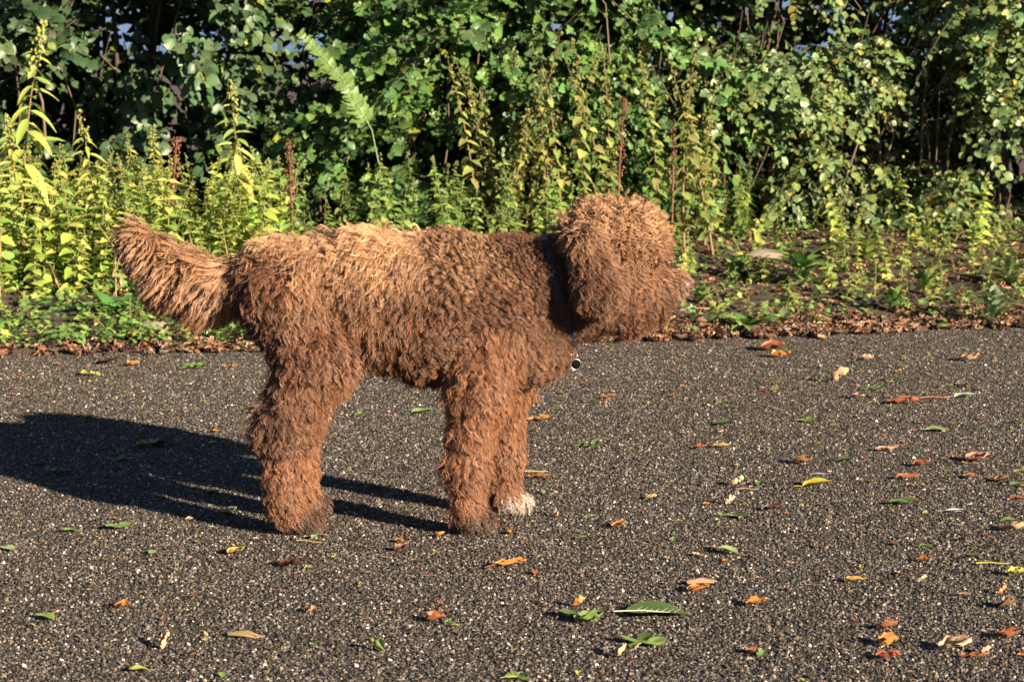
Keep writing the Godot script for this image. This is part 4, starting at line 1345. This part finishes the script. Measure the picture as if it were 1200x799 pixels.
	["crumple", 1.064, -0.479, 0.0407, 0, "brown", 0.5, "fallen_leaf", "brown crumpled leaf near the green one at the picture's edge"],
	["oval", 1.082, -0.424, 0.0365, 10, "green", 0.6, "fallen_leaf", "green leaf behind the red narrow leaf at the picture's edge"],
	["oval", 1.124, -0.575, 0.0302, 0, "yellowgreen", 0.6, "fallen_leaf", "yellow-green leaf at the picture's edge, highest of three there"],
	["crumple", 0.658, -0.685, 0.0425, 5, "brown", 0.7, "fallen_leaf", "squarish brown leaf beside a small dark green leaf"],
	["oval", 0.758, -0.705, 0.0426, 5, "darkgreen", 0.6, "fallen_leaf", "small dark green leaf beside the squarish brown leaf"],
	["stick", 0.877, -0.843, 0.0558, 5, "pink", 0.8, "fallen_leaf", "pink and tan narrow leaf ahead of the dog's muzzle"],
	["crumple", 0.919, -0.654, 0.0384, 5, "rust", 0.5, "fallen_leaf", "flat rust leaf before the ribbed light green leaf"],
	["stick", 0.863, -0.507, 0.0521, -4, "red", 0.6, "fallen_leaf", "red-brown rolled leaf before the flat rust leaf"],
	["stick", 0.800, -0.240, 0.0596, -8, "darkgreen", 0.2, "fallen_leaf", "thin dark green leaf strip before the lone white feather"],
	["oval", 0.775, 0.144, 0.0256, -10, "green", 0.4, "fallen_leaf", "dark green small leaf with a bent thin stem"],
	["oval", 0.846, 0.226, 0.0344, -35, "green", 0.4, "fallen_leaf", "green leaf whose pale stalk trails to the side"],
	["stick", 0.869, 0.285, 0.0616, -3, "yellowgreen", 0.2, "dry_stalk", "pale green stalk trailing from the green leaf"],
	["crumple", 0.894, 0.362, 0.0332, 10, "yellowgreen", 0.6, "fallen_leaf", "yellow and green patched leaf at the picture's edge"],
	["crumple", 0.749, 0.259, 0.0248, -10, "rust", 0.5, "fallen_leaf", "small rust leaf before the leaf with the trailing stalk"],
	["curl", 0.717, 0.411, 0.0179, 0, "tan", 0.6, "fallen_leaf", "tiny tan leaf directly below a small rust one"],
	["stick", 0.768, 0.506, 0.0261, -20, "tan", 0.5, "fallen_leaf", "narrow tan leaf in the open asphalt near the cupped brown leaf"],
	["sprig", 0.383, 0.870, 0.0261, 60, "green", 0.7, "green_sprig", "green sprig beside a brown scrap near the lower edge"],
	["crumple", 0.370, 0.856, 0.0210, 0, "rust", 0.5, "fallen_leaf", "brown scrap of leaf beside the green sprig near the lower edge"],
	["oval", 0.529, -1.193, 0.0555, 0, "darkgreen", 0.4, "fallen_leaf", "dark green leaf with an orange scrap beside it, ahead of the muzzle"],
	["crumple", 0.442, -0.876, 0.0281, 0, "red", 0.6, "fallen_leaf", "tiny red leaf ahead of the muzzle's shadow side"],
	["stick", 0.493, -0.887, 0.0443, -5, "gold", 0.4, "fallen_leaf", "narrow golden strip beside the tiny red leaf"],
	["crumple", 0.821, -2.578, 0.0754, 0, "rust", 0.5, "fallen_leaf", "rust leaf on the asphalt close to the litter edge before the dock plant"],
	["crumple", 0.828, -2.423, 0.0631, 0, "orange", 0.4, "fallen_leaf", "dull orange leaf touching the rust one near the litter edge"],
	["crumple", 1.087, -2.367, 0.0365, 0, "tan", 0.7, "fallen_leaf", "pale tan leaf near the litter edge, alone"],
	["curl", 0.934, -1.900, 0.0581, -20, "tan", 1.0, "fallen_leaf", "tan curled leaf raised at one end, with a shadow"],
	["oval", 0.724, -1.729, 0.0329, 0, "gold", 1.0, "fallen_leaf", "yellow leaf standing on edge with a dark shadow beside it"],
	["stick", 1.039, -1.524, 0.0816, -3, "rust", 0.7, "fallen_leaf", "long rust leaf beside a red stick"],
	["stick", 1.142, -1.610, 0.0829, 4, "rust", 0.3, "dry_stalk", "straight red stick beside the long rust leaf"],
	["oval", 1.229, -1.640, 0.0602, 0, "pale", 0.3, "fallen_leaf", "pale silvery green leaf at the end of the red stick"],
	["crumple", 1.390, -2.348, 0.0624, 0, "tan", 0.8, "fallen_leaf", "cupped tan leaf near the litter edge"],
	["crumple", 1.276, -1.837, 0.0335, 0, "brown", 0.8, "fallen_leaf", "brown cupped leaf above the pale silvery one"],
	["sprig", 1.007, -1.775, 0.0568, 0, "green", 0.6, "green_sprig", "green sprig of small leaves among tan scraps ahead of the muzzle"],
	["crumple", 0.935, -1.625, 0.0415, -30, "tan", 0.5, "fallen_leaf", "ragged tan scrap behind the long rust leaf"],
	["sprig", 0.758, -1.269, 0.0476, 20, "green", 0.4, "green_sprig", "thin green sprig lying over the leaf with a dark underside"],
	["stick", 0.183, 0.907, 0.0181, 60, "red", 0.5, "dry_stalk", "short red stem poking up near the lower edge"],
]
const TINT := {"green": Color(0.13, 0.23, 0.05), "darkgreen": Color(0.05, 0.12, 0.03), "lime": Color(0.24, 0.33, 0.12), "yellowgreen": Color(0.33, 0.34, 0.05), "yellow": Color(0.55, 0.45, 0.03), "gold": Color(0.45, 0.28, 0.07), "orange": Color(0.45, 0.17, 0.03), "rust": Color(0.27, 0.085, 0.03), "red": Color(0.35, 0.09, 0.05), "maroon": Color(0.075, 0.025, 0.018), "brown": Color(0.16, 0.085, 0.045), "tan": Color(0.52, 0.33, 0.20), "straw": Color(0.42, 0.31, 0.16), "pink": Color(0.46, 0.22, 0.15), "pale": Color(0.38, 0.43, 0.36), "white": Color(0.80, 0.81, 0.84)}

func stem_of(m: MB, a: Vector3, b: Vector3, r: float) -> void:
	m.tube(PackedVector3Array([a, a.lerp(b, 0.5) + Vector3(0.02, 0.02, 0), b]), r, r * 0.7, 5, Color.WHITE, Color.WHITE, true)

func make_road_things() -> void:
	R.seed = 500
	var k := 0
	for f in LYING:
		k += 1
		var c: Color = vary(TINT[f[5]], 0.10).lerp(Color(0.16, 0.12, 0.08), 0.18)
		var size: float = f[3]
		var m := leafy_mat(c, 0.5, 0.2)
		var lift: float = f[6]
		var pose := Transform3D(Basis(Vector3.UP, deg_to_rad(f[4]) + PI / 2) * Basis.from_scale(Vector3.ONE * size), Vector3(f[1], 0.0035, f[2]))
		var cat: String = {"fallen_leaf": "leaf", "dry_stalk": "stalk", "green_sprig": "sprig", "bark_chip": "bark", "feather": "feather"}[f[7]]
		match f[0]:
			"oval":
				var root := thing(f[7], f[8], cat, pose.origin)
				root.transform = pose
				var b := MB.new()
				blade(b, "ovate", 7, 0.30 + 0.3 * lift, -0.25 * lift, 1.25, 0.06, 0.03, k, Transform3D(Basis(Vector3.RIGHT, -0.12 * lift), Vector3(0, 0.02, -0.5)))
				part(root, "blade", b.mesh(m))
				var s := MB.new()
				stem_of(s, Vector3(0, 0.02, -0.5), Vector3(0.06, 0.01, -0.78), 0.016)
				part(root, "stalk", s.mesh(solid_mat(Color(c.r * 1.3, c.g * 1.2, c.b * 1.2), 0.6)))
			"crumple":
				tag(part(self, f[7], crumple_mesh(m, 0.5 + 0.5 * lift, rf(0.5, 1.5), 600 + k, rf(1.0, 1.5)), null, pose), f[8], cat)
			"curl":
				tag(part(self, f[7], crumple_mesh(m, 0.8 + lift * 0.4, 2.1, 600 + k, 1.4), null, pose * Transform3D(Basis(Vector3.RIGHT, -0.35 * lift) * Basis(Vector3.FORWARD, 0.3), Vector3(0, 0.1 * lift, 0))), f[8], cat)
			"stick":
				if f[7] == "dry_stalk":
					var b := MB.new()
					b.tube(PackedVector3Array([Vector3(0, 0.045, -0.5), Vector3(0.03, 0.05 + 0.1 * lift, -0.1), Vector3(-0.01, 0.045, 0.25), Vector3(0.02, 0.05, 0.5)]), 0.034, 0.018, 6, Color.WHITE, Color(0.85, 0.85, 0.8), true)
					tag(part(self, f[7], b.mesh(m), null, pose), f[8], cat)
				else:
					tag(part(self, f[7], crumple_mesh(m, 0.3 + 0.3 * lift, 1.6, 600 + k, 0.55), null, pose), f[8], cat)
			"bark":
				var root := thing(f[7], f[8], cat, pose.origin)
				root.transform = pose
				for q in 4:
					var b := MB.new()
					b.tube(PackedVector3Array([Vector3((q - 1.5) * 0.075, 0.05, -0.5 + 0.1 * (q % 2)), Vector3((q - 1.5) * 0.08, 0.08 + 0.02 * q, 0.0), Vector3((q - 1.5) * 0.07 + 0.03, 0.05, 0.5 - 0.12 * ((q + 1) % 3))]), 0.05, 0.022, 5, Color.WHITE * rf(0.75, 1.15), Color.WHITE, true)
					part(root, "fibre", b.mesh(m))
			"feather":
				var root := thing(f[7], f[8], cat, pose.origin)
				root.transform = pose
				var b := MB.new()
				blade(b, "lance", 10, 0.6, -0.12, 1.0, 0.12, 0.01, k, Transform3D(Basis(), Vector3(0, 0.03, -0.5)))
				part(root, "vane", b.mesh(m))
				var s := MB.new()
				stem_of(s, Vector3(0, 0.02, -0.72), Vector3(0, 0.06, 0.3), 0.012)
				part(root, "quill", s.mesh(solid_mat(Color(0.7, 0.7, 0.68), 0.5)))
			"pinnate":
				var root := thing(f[7], f[8], cat, pose.origin)
				root.transform = pose
				var b := MB.new()
				blade(b, "ovate", 22, 0.25, 0.0, 1.0, 0.16, 0.012, k, Transform3D(Basis(), Vector3(0, 0.03, -0.45)))
				part(root, "blade", b.mesh(m))
				var s := MB.new()
				stem_of(s, Vector3(0.0, 0.03, -0.62), Vector3(0, 0.035, 0.25), 0.014)
				for q in 7:
					for sd in [-1, 1]:
						s.tube(PackedVector3Array([Vector3(0, 0.032, -0.3 + q * 0.1), Vector3(sd * (0.2 - q * 0.012), 0.075, -0.18 + q * 0.1)]), 0.004, 0.002, 3, Color.WHITE, Color.WHITE)
				part(root, "stalk", s.mesh(solid_mat(Color(0.42, 0.42, 0.26), 0.6)))
			"maple":
				var root := thing(f[7], f[8], cat, pose.origin)
				root.transform = pose
				part(root, "blade", lobed_mesh(m, 5, 0.62, 0.12 + 0.25 * lift, k), null, Transform3D(Basis(), Vector3(0, 0.03, -0.4)))
				var s := MB.new()
				stem_of(s, Vector3(0, 0.035, -0.05), Vector3(0.10, 0.05, -0.62), 0.014)
				part(root, "stalk", s.mesh(solid_mat(Color(0.36, 0.33, 0.10), 0.6)))
			"pair", "sprig":
				var root := thing(f[7], f[8], cat, pose.origin)
				root.transform = pose
				var n := 2 if f[0] == "pair" else 7
				var lf := leaf_mesh("round" if n == 2 else "ovate", m, 6, 0.3, -0.15, 1.25, 0.05, 0.03, k)
				var s := MB.new()
				if n == 2:
					part(root, "leaf", lf, null, Transform3D(Basis(Vector3.UP, 0.5) * Basis.from_scale(Vector3.ONE * 0.62), Vector3(0, 0.05, 0.0)))
					part(root, "leaf", lf, null, Transform3D(Basis(Vector3.UP, PI - 0.3) * Basis.from_scale(Vector3.ONE * 0.55), Vector3(0, 0.06, -0.02)))
					stem_of(s, Vector3(0, 0.05, 0), Vector3(0.3, 0.03, 0.1), 0.018)
				else:
					for q in n:
						var a := (0.9 if q % 2 else -0.9) + rf(-0.4, 0.4)
						part(root, "leaf", lf, null, Transform3D(Basis(Vector3.UP, a) * Basis(Vector3.RIGHT, -rf(0.0, 0.7) * lift) * Basis.from_scale(Vector3.ONE * rf(0.3, 0.48)), Vector3(0, 0.04, -0.5 + 0.13 * q)))
					stem_of(s, Vector3(0, 0.03, -0.6), Vector3(0, 0.04, 0.4), 0.018)
				part(root, "stem", s.mesh(solid_mat(Color(c.r * 1.2, c.g * 1.1, c.b), 0.6)))
	# crumbs of leaf that nothing tells apart
	R.seed = 560
	var browns := ["rust", "brown", "orange", "maroon", "tan", "red"]
	var rm := []
	for q in browns.size():
		rm.append(crumple_mesh(leafy_mat(TINT[browns[q]], 0.65, 0.15), 0.7, rf(0.6, 1.6), 700 + q, 1.2))
	var gm := leaf_mesh("ovate", leafy_mat(TINT["green"], 0.5, 0.25), 5, 0.35, -0.2, 1.2, 0.05, 0.03, 1.0)
	var n := 0
	while n < 260:
		var z := 1.0 - 4.3 * pow(R.randf(), 0.55)
		var half := (4.0 - z) * 0.25
		var x := rf(-half, half)
		if z < edge_z(x) + 0.03 or R.randf() > lerpf(0.25, 1.0, smoothstep(-0.6, 0.6, x / half)): continue
		n += 1
		var s := rf(0.006, 0.020)
		var green := R.randf() < 0.28
		var o := part(self, "leaf_crumb", gm if green else rm[R.randi() % rm.size()], null, Transform3D(Basis(Vector3.UP, rf(0, TAU)) * Basis(Vector3.RIGHT, -0.2 if green else 0.0) * Basis.from_scale(Vector3.ONE * s), Vector3(x, 0.005 if green else 0.003, z)))
		if green: tag(o, "tiny green leaf crumb scattered on the open asphalt", "leaf crumb", "green leaf crumbs on the asphalt")
		else: tag(o, "tiny brown or reddish leaf crumb scattered on the open asphalt", "leaf crumb", "brown leaf crumbs on the asphalt")

func _ready() -> void:
	R.seed = 1
	N3.seed = 9
	N3.noise_type = FastNoiseLite.TYPE_SIMPLEX_SMOOTH
	N3.frequency = 0.5
	N3.fractal_type = FastNoiseLite.FRACTAL_FBM
	N3.fractal_octaves = 3
	make_camera_and_light()
	var t0 := Time.get_ticks_msec()
	make_ground()
	print("ground ", Time.get_ticks_msec() - t0)
	make_plants()
	print("plants ", Time.get_ticks_msec() - t0)
	make_cover()
	make_dog()
	print("dog ", Time.get_ticks_msec() - t0)
	make_road_things()
	print("all ", Time.get_ticks_msec() - t0)
